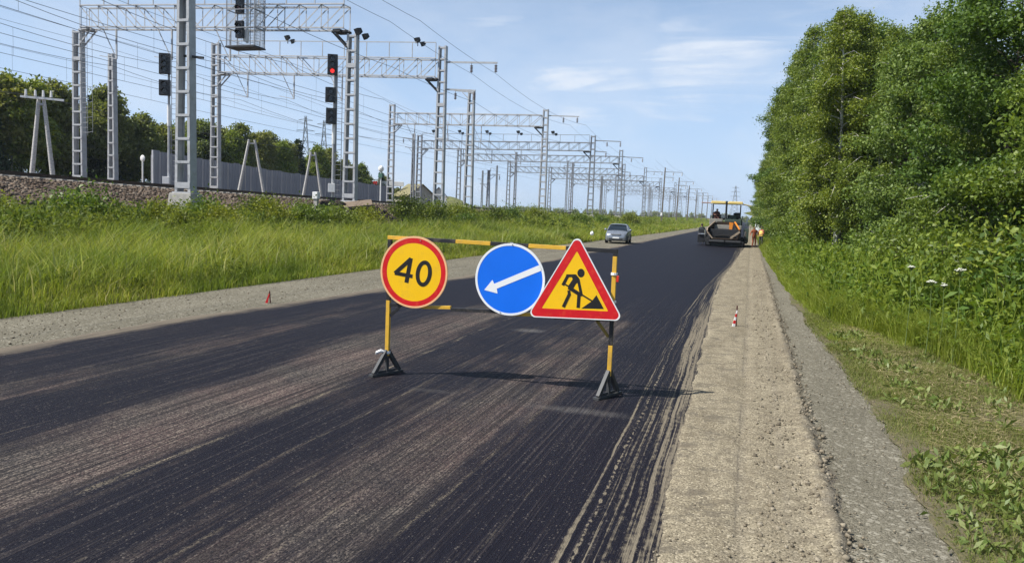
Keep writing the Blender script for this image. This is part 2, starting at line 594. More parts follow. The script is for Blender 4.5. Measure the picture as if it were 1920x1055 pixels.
def road_mat():
    m, n = newmat('milled_tarred_road')
    p = n.obj()
    x, y, z = n.sep(p)
    A = lambda a, b: n.math('ADD', a, b)
    M = lambda a, b: n.math('MULTIPLY', a, b)
    cen = lambda f, k: M(n.math('SUBTRACT', f, 0.5), k)
    strip = n.new('ShaderNodeAttribute', out=2, props=dict(attribute_name='strip'))
    xw = A(x, cen(n.noise(n.mapv(p, (0.4, 0.12, 1)), 1.0, 3.0), 0.8))
    u = n.math('DIVIDE', A(xw, 10.6), 10.6)

    def U(q):
        return (q + 10.6) / 10.6
    band = n.ramp(u, [(U(-10.4), 0.45), (U(-9.9), 0.9), (U(-9.0), 0.95), (U(-8.6), 0.55), (U(-7.8), 0.5), (U(-7.5), 0.97), (U(-6.8), 0.97), (U(-6.4), 0.55),
                      (U(-6.0), 0.20), (U(-5.1), 0.14), (U(-4.75), 0.74), (U(-4.0), 0.80), (U(-3.5), 0.72), (U(-3.1), 0.40), (U(-2.4), 0.34), (U(-2.0), 0.86), (U(-1.2), 1.0)])
    far = n.step(y, 12.0, 25.0)
    groove = n.noise(n.mapv(p, (30.0, 0.16, 1)), 1.0, 5.0, 0.65)      # long fine milling grooves
    fine = n.noise(n.mapv(p, (75.0, 2.2, 1)), 1.0, 3.0, 0.6)
    st1 = n.noise(n.mapv(p, (8.0, 0.16, 1)), 1.0, 4.0, 0.6)
    pat = n.noise(n.mapv(p, (1.0, 0.5, 1)), 1.0, 5.0, 0.62)
    t = A(A(band, cen(st1, 1.2)), A(cen(pat, 1.3), cen(groove, 1.9)))
    t = A(A(t, cen(fine, 0.6)), M(far, 0.8))
    t = n.math('MAXIMUM', n.math('MINIMUM', t, 1.2), 0.0)
    v = n.new('ShaderNodeTexVoronoi', out=None, Vector=n.mapv(p, (1.0, 0.7, 1.0)), Scale=85.0)
    rn = n.sep(v.outputs['Color'])[0]
    rn2 = n.sep(v.outputs['Color'])[1]
    near = n.math('SUBTRACT', 1.0, far)
    hue = n.noise(p, 0.7, 4.0, 0.6)
    mc = n.mix(n.ramp(hue, [(0.42, 0.0), (0.60, 1.0)]), (0.122, 0.086, 0.076), (0.088, 0.077, 0.068))
    mc = n.mix(M(n.step(rn, 0.62, 0.95), 0.85), mc, (0.235, 0.195, 0.158))
    mc = n.mix(M(n.step(rn, 0.45, 0.1), 0.8), mc, (0.014, 0.013, 0.014))
    mc = n.mix(M(n.step(groove, 0.56, 0.44), 0.8), mc, (0.015, 0.0135, 0.016))
    tc = n.mix(M(M(n.step(rn2, 0.86, 0.96), n.step(rn, 0.3, 0.7)), M(M(near, 0.55), n.step(groove, 0.42, 0.58))), (0.0072, 0.0066, 0.0118), (0.17, 0.15, 0.13))
    tc = n.mix(M(n.step(groove, 0.52, 0.66), M(near, 0.40)), tc, (0.070, 0.058, 0.053))
    c = n.mix(n.step(t, 0.16, 0.80), mc, tc)
    # scraped, dusty lines left by the milling machine
    dust = (0.235, 0.198, 0.14)
    brk = n.step(n.noise(n.mapv(p, (3.0, 1.3, 1)), 1.0, 5.0, 0.65), 0.42, 0.60)
    lm = None
    for x0, wd, am in ((-4.80, 0.06, 0.95), (-2.20, 0.03, 0.6), (-3.42, 0.035, 0.6), (-3.95, 0.03, 0.6), (-6.70, 0.03, 0.4), (-8.35, 0.04, 0.5), (-2.85, 0.025, 0.45), (-5.15, 0.02, 0.35), (-7.6, 0.025, 0.45), (-1.62, 0.02, 0.3)):
        w2 = cen(n.noise(n.mapv(p, (0.0, 0.35, 0), (x0, 0, 0)), 1.0, 3.0), 0.24)
        d = n.math('ABSOLUTE', n.math('SUBTRACT', A(x, w2), x0))
        q = M(n.step(d, wd, 0.0), am)
        lm = q if lm is None else n.math('MAXIMUM', lm, q)
    lm = M(M(M(lm, n.step(fine, 0.40, 0.60)), n.step(rn, 0.15, 0.55)), M(brk, n.math('SUBTRACT', 1.0, M(far, 0.75))))
    c = n.mix(lm, c, dust)
    # bundle of tyre lines beside the dirt
    sw = A(strip, cen(n.noise(n.mapv(p, (0.5, 0.5, 1)), 1.0, 3.0), 0.14))
    sv = n.new('ShaderNodeCombineXYZ', X=M(sw, 15.0), Y=M(y, 0.10), Z=0.0)
    sv2 = n.new('ShaderNodeCombineXYZ', X=M(sw, 34.0), Y=M(y, 0.5), Z=3.0)
    sv3 = n.new('ShaderNodeCombineXYZ', X=M(sw, 13.0), Y=M(y, 11.0), Z=7.0)
    ln = n.noise(sv, 1.0, 2.0, 0.5)
    ln2 = n.noise(sv2, 1.0, 3.0, 0.6)
    tread = n.noise(sv3, 1.0, 2.0, 0.5)
    lnz = A(A(cen(ln, 3.4), cen(ln2, 2.6)), cen(tread, 1.25))
    bold = n.math('MAXIMUM', n.step(n.math('ABSOLUTE', n.math('SUBTRACT', sw, 0.07)), 0.055, 0.015), M(n.step(n.math('ABSOLUTE', n.math('SUBTRACT', sw, 0.22)), 0.045, 0.01), n.step(tread, 0.45, 0.6)))
    lnz = A(A(lnz, M(n.math('SUBTRACT', sw, 0.62), 1.15)), M(bold, 0.9))
    inside = n.step(sw, -0.05, 0.03)
    tm = M(n.step(lnz, -0.12, 0.62), inside)
    c = n.mix(M(tm, 0.82), c, (0.22, 0.188, 0.135))
    for (qx, qy, rx, ry, am) in ((-3.95, 14.6, 0.42, 0.30, 0.24), (-1.80, 8.9, 0.85, 0.20, 0.16), (-3.75, 9.1, 0.5, 0.13, 0.08)):
        d = n.math('SQRT', A(n.math('POWER', n.math('DIVIDE', n.math('SUBTRACT', x, qx), rx), 2.0), n.math('POWER', n.math('DIVIDE', n.math('SUBTRACT', y, qy), ry), 2.0)))
        q = M(n.step(A(d, cen(pat, 1.6)), 1.0, 0.1), am)
        c = n.mix(M(q, n.step(fine, 0.25, 0.6)), c, (0.34, 0.32, 0.29))
    el = n.new('ShaderNodeAttribute', out=2, props=dict(attribute_name='edge'))
    ed = n.step(A(el, A(cen(st1, 0.9), cen(pat, 0.9))), 0.42, -0.05)
    c = n.mix(M(ed, 0.9), c, (0.175, 0.148, 0.112))
    tarred = n.step(t, 0.2, 0.8)
    rough = n.math('SUBTRACT', 0.88, M(tarred, 0.22))
    rough = A(rough, M(n.math('MAXIMUM', n.math('MAXIMUM', tm, ed), lm), 0.3))
    rough = n.math('MINIMUM', rough, 0.95)
    h = A(M(v.outputs['Distance'], -0.35), A(M(groove, 1.3), M(fine, 0.7)))
    h = M(h, n.math('SUBTRACT', 1.0, M(far, 0.6)))
    n.surf(n.pbr(c, rough, 0, 0.15, n.bump(h, 0.7, 0.02)))
    return m


# ------------------------------------------------------------------ ground sheets
xs = np.unique(np.round(np.concatenate([[-5000, -2500, -1200, -600, -300, -180, -120, -90, -75, -66], np.arange(-60, -27, 3.0), np.arange(-27, -12, 0.5),
                                        [-12.6, -11, -8, -4, 0, 1.3, 1.6], np.arange(2, 10, 0.4), [12, 16, 22, 30, 50, 90, 200, 500, 1200, 2500, 5000]]), 3))
o = place(grid_mesh('ground', xs, np.concatenate([steps(-60, 0, 6.0), steps(0.5, 60, 0.5), steps(61, 5000, 1.2, 1.06)]), ground_z), 'ground', ground_mat(), kind='structure')
o['label'] = 'green verge soil falling away to a flat horizon'

nx = 44
road_rows = lambda y: np.concatenate([np.linspace(edge_l(y) - 0.25, strip_l(y) - 0.02, nx), np.linspace(strip_l(y), edge_r(y) + 0.18, 10)])
yr = np.concatenate([steps(-30, 2, 2.0), steps(2.2, 40, 0.3), steps(40.6, 4500, 0.8, 1.06)])
me = grid_mesh('road', road_rows, yr, lambda X, Y: 0.0 + 0.012 * (vnoise(X * 1.1, Y * 0.25) - 0.5))
vx = np.empty(len(me.vertices) * 3, np.float32)
me.vertices.foreach_get('co', vx)
vx = vx.reshape(-1, 3)
sl, er, el_ = strip_l(vx[:, 1]), edge_r(vx[:, 1]), edge_l(vx[:, 1])
at = me.attributes.new('strip', 'FLOAT', 'POINT')
at.data.foreach_set('value', ((vx[:, 0] - sl) / (er - sl)).astype(np.float32))
at = me.attributes.new('edge', 'FLOAT', 'POINT')
at.data.foreach_set('value', (vx[:, 0] - el_).astype(np.float32))
o = place(me, 'road', road_mat(), kind='structure')
o['label'] = 'dark road surface of milled asphalt under a fresh tar film'


def dirt_r(y):
    return 0.86 + 0.26 * (fbm(np.asarray(y, float) * 1.2, 1.5 + 0 * np.asarray(y, float), 4) - 0.45) + 0.10 * (vnoise(np.asarray(y, float) * 9.0, 4.4 + 0 * np.asarray(y, float)) - 0.5)


def dirt_l(y):
    y = np.asarray(y, float)
    return edge_r(y) - 0.03 + 0.14 * (fbm(y * 1.1, 8.5 + 0 * y, 4) - 0.47)


def dirt_z(X, Y):
    t = np.clip((X - dirt_l(Y)) / 0.10, 0, 1)
    te = np.clip((dirt_r(Y) - X) / 0.10, 0, 1)
    rag = 0.03 * (fbm(X * 5, Y * 2.5, 3) - 0.42)
    ridge = np.exp(-((X - 0.74 - 0.08 * (vnoise(Y * 1.3, X * 0 + 2) - 0.5)) / 0.085) ** 2) * (0.004 + 0.085 * fbm(X * 9, Y * 7, 3)) * np.clip(1.4 - Y / 40, 0, 1)
    rut = -0.018 * np.exp(-((X - 0.05 - 0.03 * vnoise(Y * 0.4, X * 0)) / 0.05) ** 2)
    return -0.022 + t * te * 0.036 + te * (rag + ridge + rut) + 0.014 * (fbm(X * 14, Y * 14, 2) - 0.4)


yd = np.concatenate([steps(-30, 2, 1.0), steps(2.1, 14, 0.06), steps(14.1, 40, 0.2), steps(40.5, 4500, 0.8, 1.06)])
o = place(grid_mesh('dirt_strip', lambda y: np.concatenate([np.linspace(dirt_l(y) - 0.08, 0.56, 24), np.linspace(0.60, dirt_r(y) + 0.02, 9)]), yd, dirt_z), 'dirt_strip', dirt_mat(), kind='structure')
o['label'] = 'pale packed dirt strip beside the tarred road'

GR = gravel_mat('grey_shoulder_gravel', (0.088, 0.080, 0.058), (0.25, 0.230, 0.176), (0.36, 0.335, 0.27), 95.0)
o = place(grid_mesh('gravel_shoulder', lambda y: np.linspace(0.66, grav_r(y) + 0.35, 10), yd, lambda X, Y: -0.008 + 0.012 * (fbm(X * 8, Y * 8, 2) - 0.4) - 0.07 * np.clip((X - grav_r(Y) - 0.05) / 0.25, 0, 1)), 'gravel_shoulder', GR, kind='structure')
o['label'] = 'grey fine gravel shoulder along the right verge'
o = place(grid_mesh('gravel_shoulder', lambda y: np.concatenate([np.linspace(-13.5, -12.7, 4), np.linspace(-12.4, edge_l(y) + 0.02, 8)]), yr,
                    lambda X, Y: 0.012 + 0.012 * (fbm(X * 6, Y * 6, 2) - 0.4) - 0.10 * np.clip((-12.7 - X) / 0.6, 0, 1) - 0.02 * np.clip((X - edge_l(Y) + 0.3) / 0.3, 0, 1)),
          'gravel_shoulder', GR, kind='structure')
o['label'] = 'grey gravel shoulder between the road and tall grass'
o = place(grid_mesh('verge', lambda y: np.linspace(grav_r(y) - 0.12 + 0.25 * (fbm(np.array(y * 2.2), np.array(3.3), 3) - 0.45), 4.4, 16), np.concatenate([steps(1.0, 14, 0.12), steps(14.2, 26, 0.3)]),
                    lambda X, Y: ground_z(X, Y) + 0.05 + 0.03 * np.clip(1 - (X - grav_r(Y)) / 0.5, 0, 1) + 0.03 * (fbm(X * 4, Y * 4, 3) - 0.45)), 'verge', hay_mat(), kind='structure')
o['label'] = 'mown verge with dry cut grass by the gravel'

BAL = gravel_mat('ballast', (0.10, 0.073, 0.054), (0.185, 0.142, 0.108), (0.26, 0.215, 0.17), 11.0)
o = place(grid_mesh('railway_embankment', np.concatenate([np.linspace(-54, -30, 9), np.linspace(-29, -23.6, 14)]), np.concatenate([steps(-20, 0, 4.0), steps(0.5, 120, 0.6), steps(121, 4000, 2, 1.08)]),
                    lambda X, Y: ground_z(X, Y) + 0.05 + 0.12 * (fbm(X * 1.6, Y * 1.6, 3) - 0.45) * (X < -24.0) * (X > -26.8) - 0.35 * np.clip((X + 24.3) / 0.7, 0, 1)), 'railway_embankment', BAL, kind='structure')
o['label'] = 'brown stone ballast embankment carrying the railway'


# ------------------------------------------------------------------ loose stones
def stones(name, P, size, m, label, squash=0.7):
    n = len(P)
    c = np.array([(-1, -1, -1), (1, -1, -1), (1, 1, -1), (-1, 1, -1), (-1, -1, 1), (1, -1, 1), (1, 1, 1), (-1, 1, 1)], float) * 0.5
    V = np.tile(c, (n, 1, 1)) * (0.7 + 0.6 * RNG.random((n, 8, 1))) + 0.16 * (RNG.random((n, 8, 3)) - 0.5)
    V[:, 4:, :2] *= 0.72
    a = RNG.random(n) * 6.28
    t = (RNG.random(n) - 0.5) * 0.8
    ca, sa, ct, st = np.cos(a), np.sin(a), np.cos(t), np.sin(t)
    x, y, z = V[..., 0] * (0.8 + 0.5 * RNG.random((n, 1))), V[..., 1], V[..., 2] * squash
    y, z = y * ct[:, None] - z * st[:, None], y * st[:, None] + z * ct[:, None]
    x, y = x * ca[:, None] - y * sa[:, None], x * sa[:, None] + y * ca[:, None]
    V = np.stack([x, y, z], -1) * np.asarray(size)[:, None, None] + P[:, None, :]
    F = np.array([(0, 3, 2, 1), (4, 5, 6, 7), (0, 1, 5, 4), (1, 2, 6, 5), (2, 3, 7, 6), (3, 0, 4, 7)])
    L = (np.arange(n)[:, None, None] * 8 + F[None]).reshape(-1)
    o = place(np_mesh(name, V.reshape(-1, 3), L, np.arange(0, len(L), 4)), name, m, kind='stuff')
    o['label'] = label
    return o


def island_mat(name, cols, rough=0.9, spec=0.2, trans=0.0, ns=0.5, nv=0.35, patch=None):
    """colour differs from piece to piece and in wide patches"""
    m, n = newmat(name)
    g = n.new('ShaderNodeNewGeometry', out=None)
    r = g.outputs['Random Per Island']
    k = len(cols)
    c = n.ramp(r, [(i / max(1, k - 1), q) for i, q in enumerate(cols)])
    p = g.outputs['Position']
    f = n.noise(p, ns, 4.0, 0.6)
    c = n.mix(n.math('MULTIPLY', n.ramp(f, [(0.35, 1.0), (0.65, 0.0)]), nv), c, tuple(x * 0.55 for x in cols[0]))
    if patch:
        c = n.mix(n.math('MULTIPLY', n.step(n.noise(n.mapv(p, (0.5, 0.22, 0.5), (3, 9, 0)), 1.0, 4.0, 0.6), 0.46, 0.60), 0.6), c, patch)
    s = n.pbr(c, rough, 0, spec)
    if trans:
        tl = n.new('ShaderNodeBsdfTranslucent', Color=n.mix(0.5, c, n.mix(1.0, c, (1.5, 1.35, 0.5), 'MULTIPLY')))
        s = n.new('ShaderNodeMixShader', i0=trans, i1=s, i2=tl)
    n.surf(s)
    return m


STONE = island_mat('loose_stones', [(0.10, 0.084, 0.060), (0.20, 0.168, 0.118), (0.30, 0.262, 0.195), (0.145, 0.122, 0.088)], nv=0.15)
BSTONE = island_mat('ballast_stones', [(0.075, 0.052, 0.038), (0.16, 0.118, 0.085), (0.25, 0.205, 0.16), (0.105, 0.075, 0.055)])
# crumbs pushed up into a low ridge between dirt and gravel
k = 5200
y = 3.5 + 34 * RNG.random(k) ** 1.9
x = np.where(RNG.random(k) < 0.6, 0.76 + RNG.normal(0, 0.07, k), 0.18 + 0.6 * RNG.random(k))
stones('stones', np.stack([x, y, 0.018 + 0.03 * RNG.random(k) * np.exp(-((x - 0.75) / 0.1) ** 2)], -1), 0.008 + 0.038 * RNG.random(k) ** 4, STONE, 'crumbled stones in a low ridge along the dirt strip')
k = 5200
y = 3.3 + 22 * RNG.random(k) ** 1.6
x = -0.5 + 2.2 * RNG.random(k)
stones('stones', np.stack([x, y, np.full(k, 0.012)], -1), 0.005 + 0.015 * RNG.random(k) ** 4, STONE, 'small stones lying about on the dirt and gravel')
k = 1500
y = 9 + 40 * RNG.random(k) ** 1.5
x = -12.6 + 2.3 * RNG.random(k)
stones('stones', np.stack([x, y, np.full(k, 0.02)], -1), 0.010 + 0.022 * RNG.random(k) ** 3, STONE, 'small stones on the shoulder below the tall grass')
k = 15000
y = 14 + 110 * RNG.random(k) ** 1.4
x = -24.2 - 3.1 * RNG.random(k)
stones('ballast_stones', np.stack([x, y, ground_z(x, y) + 0.06], -1), 0.05 + 0.09 * RNG.random(k), BSTONE, 'brown crushed stone lying on the embankment slope')
# ------------------------------------------------------------------ railway
GALV = mat('galvanised_steel', (0.40, 0.41, 0.425), 0.5, 0.0, 0.5, 0.16, 2.5, ((0.30, 0.27, 0.24), 3.0, 0.35))
GALV2 = mat('weathered_steel', (0.25, 0.265, 0.29), 0.55, 0.0, 0.4, 0.2, 2.0, ((0.2, 0.17, 0.15), 3.0, 0.4))
DARKST = mat('dark_steel', (0.024, 0.025, 0.028), 0.55, 0.0, 0.3)
BLACK = mat('black_paint', (0.013, 0.013, 0.015), 0.42, 0.0, 0.5, dirt=((0.10, 0.09, 0.075), 6.0, 0.4))
CONC = mat('grey_concrete', (0.38, 0.365, 0.335), 0.85, 0, 0.2, 0.15, 4.0, ((0.20, 0.19, 0.17), 2.5, 0.5), 0.4, 60)
RAILM = mat('rusty_rail', (0.060, 0.042, 0.032), 0.6, 0.2, 0.4)
WIRE = mat('copper_wire', (0.10, 0.105, 0.12), 0.5, 0.3, 0.4)
GLASSI = mat('brown_insulator', (0.07, 0.045, 0.035), 0.25, 0, 0.6)
FENCE = mat('grey_fence_panel', (0.25, 0.258, 0.29), 0.5, 0, 0.4, 0.08, 0.8)
FENCET = mat('pale_fence_post', (0.46, 0.47, 0.50), 0.5, 0, 0.4)
WHITE = mat('white_paint', (0.78, 0.78, 0.76), 0.5, 0, 0.4, 0.05, 3.0, ((0.5, 0.47, 0.42), 5.0, 0.35))
REDP = mat('red_paint', (0.55, 0.02, 0.022), 0.45, 0, 0.4, 0.1)


def rail_z_at(y):
    return float(z_rail(np.array(float(y))))


def rail_track(xc, label, sleepers):
    t = thing('railway_track', (xc, 40, 0), label, 'railway track', group='tracks of the electrified railway')
    ys = np.concatenate([steps(-25, 120, 3.0), steps(125, 900, 8.0, 1.1)])
    for s in (-0.79, 0.79):
        b = MB()
        prof = [(-0.075, -0.17), (0.075, -0.17), (0.075, -0.145), (0.013, -0.12), (0.013, -0.05), (0.036, -0.035), (0.036, 0.0), (-0.036, 0.0), (-0.036, -0.035), (-0.013, -0.05), (-0.013, -0.12), (-0.075, -0.145)]
        k = len(prof)
        b.v = [(s + px, y - 40, rail_z_at(y) + pz) for y in ys for px, pz in prof]
        b.f = [(i * k + j, i * k + (j + 1) % k, (i + 1) * k + (j + 1) % k, (i + 1) * k + j) for i in range(len(ys) - 1) for j in range(k)]
        b.build('rail', RAILM, t)
    if sleepers:
        b = MB()
        for i in range(230):
            y = -10 + i * 0.55
            b.box((0, y - 40, rail_z_at(y) - 0.25), (2.7, 0.24, 0.17))
        b.build('sleepers', CONC, t, kind='stuff')


rail_track(-28.79, 'nearest dark rails of the railway along the ballast slope', True)
for q, xx in enumerate((-33.3, -37.8, -42.3)):
    rail_track(xx, ['second railway track from the road, hidden behind the nearest rails', 'third railway track, between the second one and the far masts', 'farthest railway track, just before the left masts and grey fence'][q], False)

UNIT = MB().box((0, 0, 0), (1, 1, 1)).mesh('batten')


def unit(name, m, parent, loc, size, rz=0.0):
    """a share of the one box mesh, scaled"""
    me = UNITS.get(m.name)
    if me is None:
        me = UNIT.copy()
        me.name = name
        me.materials.append(m)
        UNITS[m.name] = me
    o = bpy.data.objects.new(name, me)
    COL.objects.link(o)
    o.parent = parent
    o.location = loc
    o.scale = size
    o.rotation_euler = (0, 0, rz)
    return o


UNITS = {}


def lattice_mast(parent, base, h, wb, wt, d, sp, lod, m=None):
    """two channel legs tied by battens on both faces"""
    m = m or GALV
    bx, by, bz = base
    b = MB()
    for s in (-1, 1):
        lo, hi = Vector((bx + s * wb / 2, by, bz)), Vector((bx + s * wt / 2, by, bz + h))
        b.bar(lo, hi, 0.022, d, (0, 1, 0))
        for f in (-1, 1):
            off = Vector((-s * 0.065, f * (d / 2 - 0.011), 0))
            b.bar(lo + off, hi + off, 0.11, 0.022, (0, 1, 0))
    b.box((bx, by, bz + 0.03), (wb + 0.18, d + 0.16, 0.06))
    legs = b.build('mast', m, parent)
    nb = int((h - 0.4) / sp)
    if lod == 0:
        for i in range(nb + 1):
            z = 0.35 + i * (h - 0.5) / nb
            w = wb + (wt - wb) * z / h
            hh = 0.11 if i % 9 else 0.26
            for f in (-1, 1):
                unit('batten', m, legs, (bx, by + f * (d / 2 + 0.009), bz + z), (w, 0.016, hh))
    else:
        c = MB()
        for i in range(nb + 1):
            z = 0.35 + i * (h - 0.5) / nb
            w = wb + (wt - wb) * z / h
            for f in (-1, 1):
                c.box((bx, by + f * (d / 2 + 0.009), bz + z), (w, 0.016, 0.15))
        c.build('battens', m, legs, kind='stuff')
    return legs


def footing(parent, base, w, d, h):
    b = MB()
    b.bar((base[0], base[1], base[2] - h), (base[0], base[1], base[2] - 0.002), w + 0.5, d + 0.5, (0, 1, 0), w + 0.34, d + 0.34)
    return b.build('footing', CONC, parent, bevel=0.03)


def insulator(parent, p, ln=0.75, n=5):
    b = MB()
    b.tube(p, (p[0], p[1], p[2] - ln), 0.02, n=6)
    for i in range(n):
        z = p[2] - 0.15 - (ln - 0.3) * i / (n - 1)
        b.tube((p[0], p[1], z), (p[0], p[1], z - 0.06), 0.10, 0.13, 8)
    return b.build('insulator', GLASSI, parent)


def floodlight(parent, p, az=-0.6):
    d = Vector((math.sin(az), -math.cos(az), -0.55)).normalized()
    b = MB()
    p = Vector(p)
    b.tube(p, p + Vector((0, 0, 0.35)), 0.035, n=6)
    c = p + Vector((0, 0, 0.5))
    b.bar(c - d * 0.14, c + d * 0.16, 0.30, 0.26, w2=0.52, h2=0.42)
    b.bar(c + Vector((0.45, 0.1, -0.28)) - d * 0.12, c + Vector((0.45, 0.1, -0.28)) + d * 0.16, 0.24, 0.22, w2=0.42, h2=0.36)
    return b.build('floodlight', DARKST, parent)


def gantry(label, Y, XL, zL, tL, XR, zR, tR, bl, br, th, lod, railing=0.0, arms=(), lights=(), wb=0.85, half=0.4, foot=True, ladder=False, m=None):
    """portal: two lattice masts and a truss beam from bl (left underside) to br"""
    m = m or GALV
    t = thing('railway_gantry', (XR, Y, zR), label, 'railway gantry', group='overhead line gantries across the railway')
    L = lambda x, y, z: Vector((x - XR, y - Y, z - zR))
    sp = (0.85, 0.85, 0.95)[lod]
    ml = lattice_mast(t, L(XL, Y, zL), tL - zL, wb, wb * 0.8, 0.42, sp, 0 if lod < 1 else 1, m)
    mr = lattice_mast(t, L(XR, Y, zR), tR - zR, wb, wb * 0.72, 0.42, sp, 0 if lod < 1 else 1, m)
    if foot:
        footing(t, L(XR, Y, zR), wb, 0.45, 1.0)
    x0, x1 = XL + 0.55, XR - 0.45
    zb = lambda x: bl + (br - bl) * (x - XL) / (XR - XL)
    cw = 0.10 if lod < 2 else 0.12
    for s in (-half, half):
        for k in (0, th):
            b = MB().angle(L(x0, Y + s, zb(x0) + k), L(x1, Y + s, zb(x1) + k), cw, 0.02, flip=1 if s < 0 else -1)
            b.build('chord', m, t)
    n = max(8, int((x1 - x0) / 1.45))
    joined = MB()
    for s in (-half, half):
        for i in range(n + 1):
            xa = x0 + (x1 - x0) * i / n
            pieces = [(L(xa, Y + s, zb(xa)), L(xa, Y + s, zb(xa) + th), 0.06)]
            if i < n:
                xb = x0 + (x1 - x0) * (i + 1) / n
                pa, pb = (L(xa, Y + s, zb(xa) + th), L(xb, Y + s, zb(xb))) if i < n // 2 else (L(xa, Y + s, zb(xa)), L(xb, Y + s, zb(xb) + th))
                pieces.append((pa, pb, 0.07))
            for pa, pb, w in pieces:
                if lod < 2 and s < 0:
                    MB().bar(pa, pb, 0.02, w).build('brace', m, t)
                else:
                    joined.bar(pa, pb, 0.022, w)
    for i in range(0, n + 1):
        xa = x0 + (x1 - x0) * i / n
        for k in (0.0, th):
            joined.bar(L(xa, Y - half, zb(xa) + k), L(xa, Y + half, zb(xa) + k), 0.06, 0.03)
    joined.build('bracing', m, t, kind='stuff')
    # knee brackets carrying the beam ends
    for X, sg in ((XL, 1), (XR, -1)):
        b = MB()
        z = zb(X) - 0.12
        for s in (-0.24, 0.24):
            b.bar(L(X + sg * 0.25, Y + s, z), L(X + sg * 1.35, Y + s, z), 0.05, 0.14)
            b.bar(L(X + sg * 0.3, Y + s, z - 0.95), L(X + sg * 1.25, Y + s, z - 0.05), 0.05, 0.10)
        b.box(L(X + sg * 0.9, Y, z + 0.03), (0.5, 0.95, 0.16))
        b.build('knee_bracket', DARKST if sg < 0 else m, t)
    if railing:
        b = MB()
        b.bar(L(x0, Y - half, zb(x0) + th + railing), L(x1, Y - half, zb(x1) + th + railing), 0.05, 0.07)
        r = b.build('handrail', m, t)
        nr = int((x1 - x0) / 2.0)
        for i in range(nr + 1):
            xa = x0 + (x1 - x0) * i / nr
            MB().bar(L(xa, Y - half, zb(xa) + th + 0.05), L(xa, Y - half, zb(xa) + th + railing - 0.03), 0.055, 0.055).build('rail_post', m, r)
    for (xa, za, ins) in arms:
        z0 = za
        b = MB()
        b.bar(L(XR + 0.2, Y + 0.05, z0 + 0.12), L(xa, Y + 0.05, z0), 0.09, 0.13)
        ar = b.build('cross_arm', m, t)
        for q in ins:
            insulator(ar, L(q, Y + 0.05, z0 - 0.02))
    for (lx, lz) in lights:
        floodlight(t, L(lx, Y - half, lz))
    if ladder:
        b = MB()
        for s in (-0.22, 0.22):
            b.tube(L(XL + 0.85 + s, Y - 0.35, zL + 3.2), L(XL + 0.85 + s, Y - 0.35, bl + 1.2), 0.018, n=5)
        for i in range(25):
            z = zL + 3.4 + i * (bl + 1.0 - zL - 3.4) / 24
            b.tube(L(XL + 0.63, Y - 0.35, z), L(XL + 1.07, Y - 0.35, z), 0.012, n=5)
            if i % 3 == 0:
                b.tube(L(XL + 1.07, Y - 0.35, z), L(XL + 1.5, Y - 0.35, z + 0.05), 0.012, n=5)
        b.tube(L(XL + 1.5, Y - 0.35, zL + 3.4), L(XL + 1.5, Y - 0.35, bl + 1.0), 0.014, n=5)
        b.build('ladder', GALV2, t)
    # hanging cantilevers with registration arms above the tracks
    if lod < 2:
        for xt in (-33.3, -37.8, -42.3):
            if x0 < xt < x1:
                b = MB()
                b.bar(L(xt + 0.5, Y, zb(xt)), L(xt + 0.5, Y, zb(xt) - 2.0), 0.09, 0.09)
                b.bar(L(xt - 0.6, Y, zb(xt)), L(xt + 0.45, Y, zb(xt) - 1.9), 0.05, 0.05)
                b.bar(L(xt + 0.5, Y, zb(xt) - 2.0), L(xt - 0.9, Y, zb(xt) - 1.75), 0.04, 0.05)
                b.build('hanging_bracket', m, t)
    return t


g1 = gantry('tall portal gantry with a caged signal on its beam, nearest gantry', 44.4, -45.0, 3.05, 13.4, -24.0, 2.44, 12.62, 13.50, 12.86, 1.42, 0, railing=1.45, ladder=True,
            lights=((-23.4, 12.2),))
gantry('tall portal gantry with floodlights on its handrail behind the red signal', 59.0, -45.0, 2.9, 15.6, -24.0, 2.06, 14.9, 13.05, 12.42, 1.42, 0, railing=1.25,
       arms=((-19.5, 13.55, (-21.6, -19.6)), (-21.2, 11.45, (-21.3,))), lights=((-37.7, 15.3), (-26.0, 14.85)))
gantry('plain portal gantry without handrail, behind the right floodlight gantry mast', 94.0, -45.0, 2.6, 15.2, -24.6, 2.08, 14.6, 12.70, 12.50, 1.35, 1, arms=((-20.5, 13.75, (-22.4, -20.7)),), wb=0.9)
gantry('portal gantry with a row of floodlights on its handrail', 112.0, -48.9, 2.5, 13.1, -22.2, 2.1, 13.3, 11.05, 11.08, 1.15, 1, railing=1.1, arms=((-18.2, 12.5, (-20.2, -18.3)), (-20.2, 11.0, (-20.3,))),
       lights=((-46.5, 13.2), (-42.3, 13.2), (-38.0, 13.2), (-33.2, 13.2), (-28.0, 13.2)), wb=0.9, m=GALV2)
gantry('distant portal gantry, its beam just below the floodlight row', 136.0, -51.5, 2.4, 12.9, -22.0, 2.1, 13.3, 10.9, 10.95, 1.15, 2, arms=((-18.2, 12.0, (-20.2, -18.3)), (-20.2, 9.5, (-20.3,))), m=GALV2)
for i, (Y, XL, XR, top, bb) in enumerate(((162, -50, -25.5, 12.6, 10.3), (186, -47, -24.2, 13.0, 10.2), (222, -50, -24.5, 12.8, 10.4), (262, -47, -24.2, 13, 10.3), (312, -49, -24.0, 13, 10.3), (375, -49, -24.0, 13, 10.3))):
    gantry('faint portal gantry far along the railway, among thin masts', Y, XL, 2.3, top, XR, 2.0, top + (0.4 if i % 2 else 0), bb, bb, 1.2, 2,
           railing=1.1 if i % 2 == 0 else 0, arms=((XR + 4.0, top - 0.6, (XR + 2.0, XR + 3.8)),) if i % 2 else (), foot=False, wb=0.8, m=GALV2)


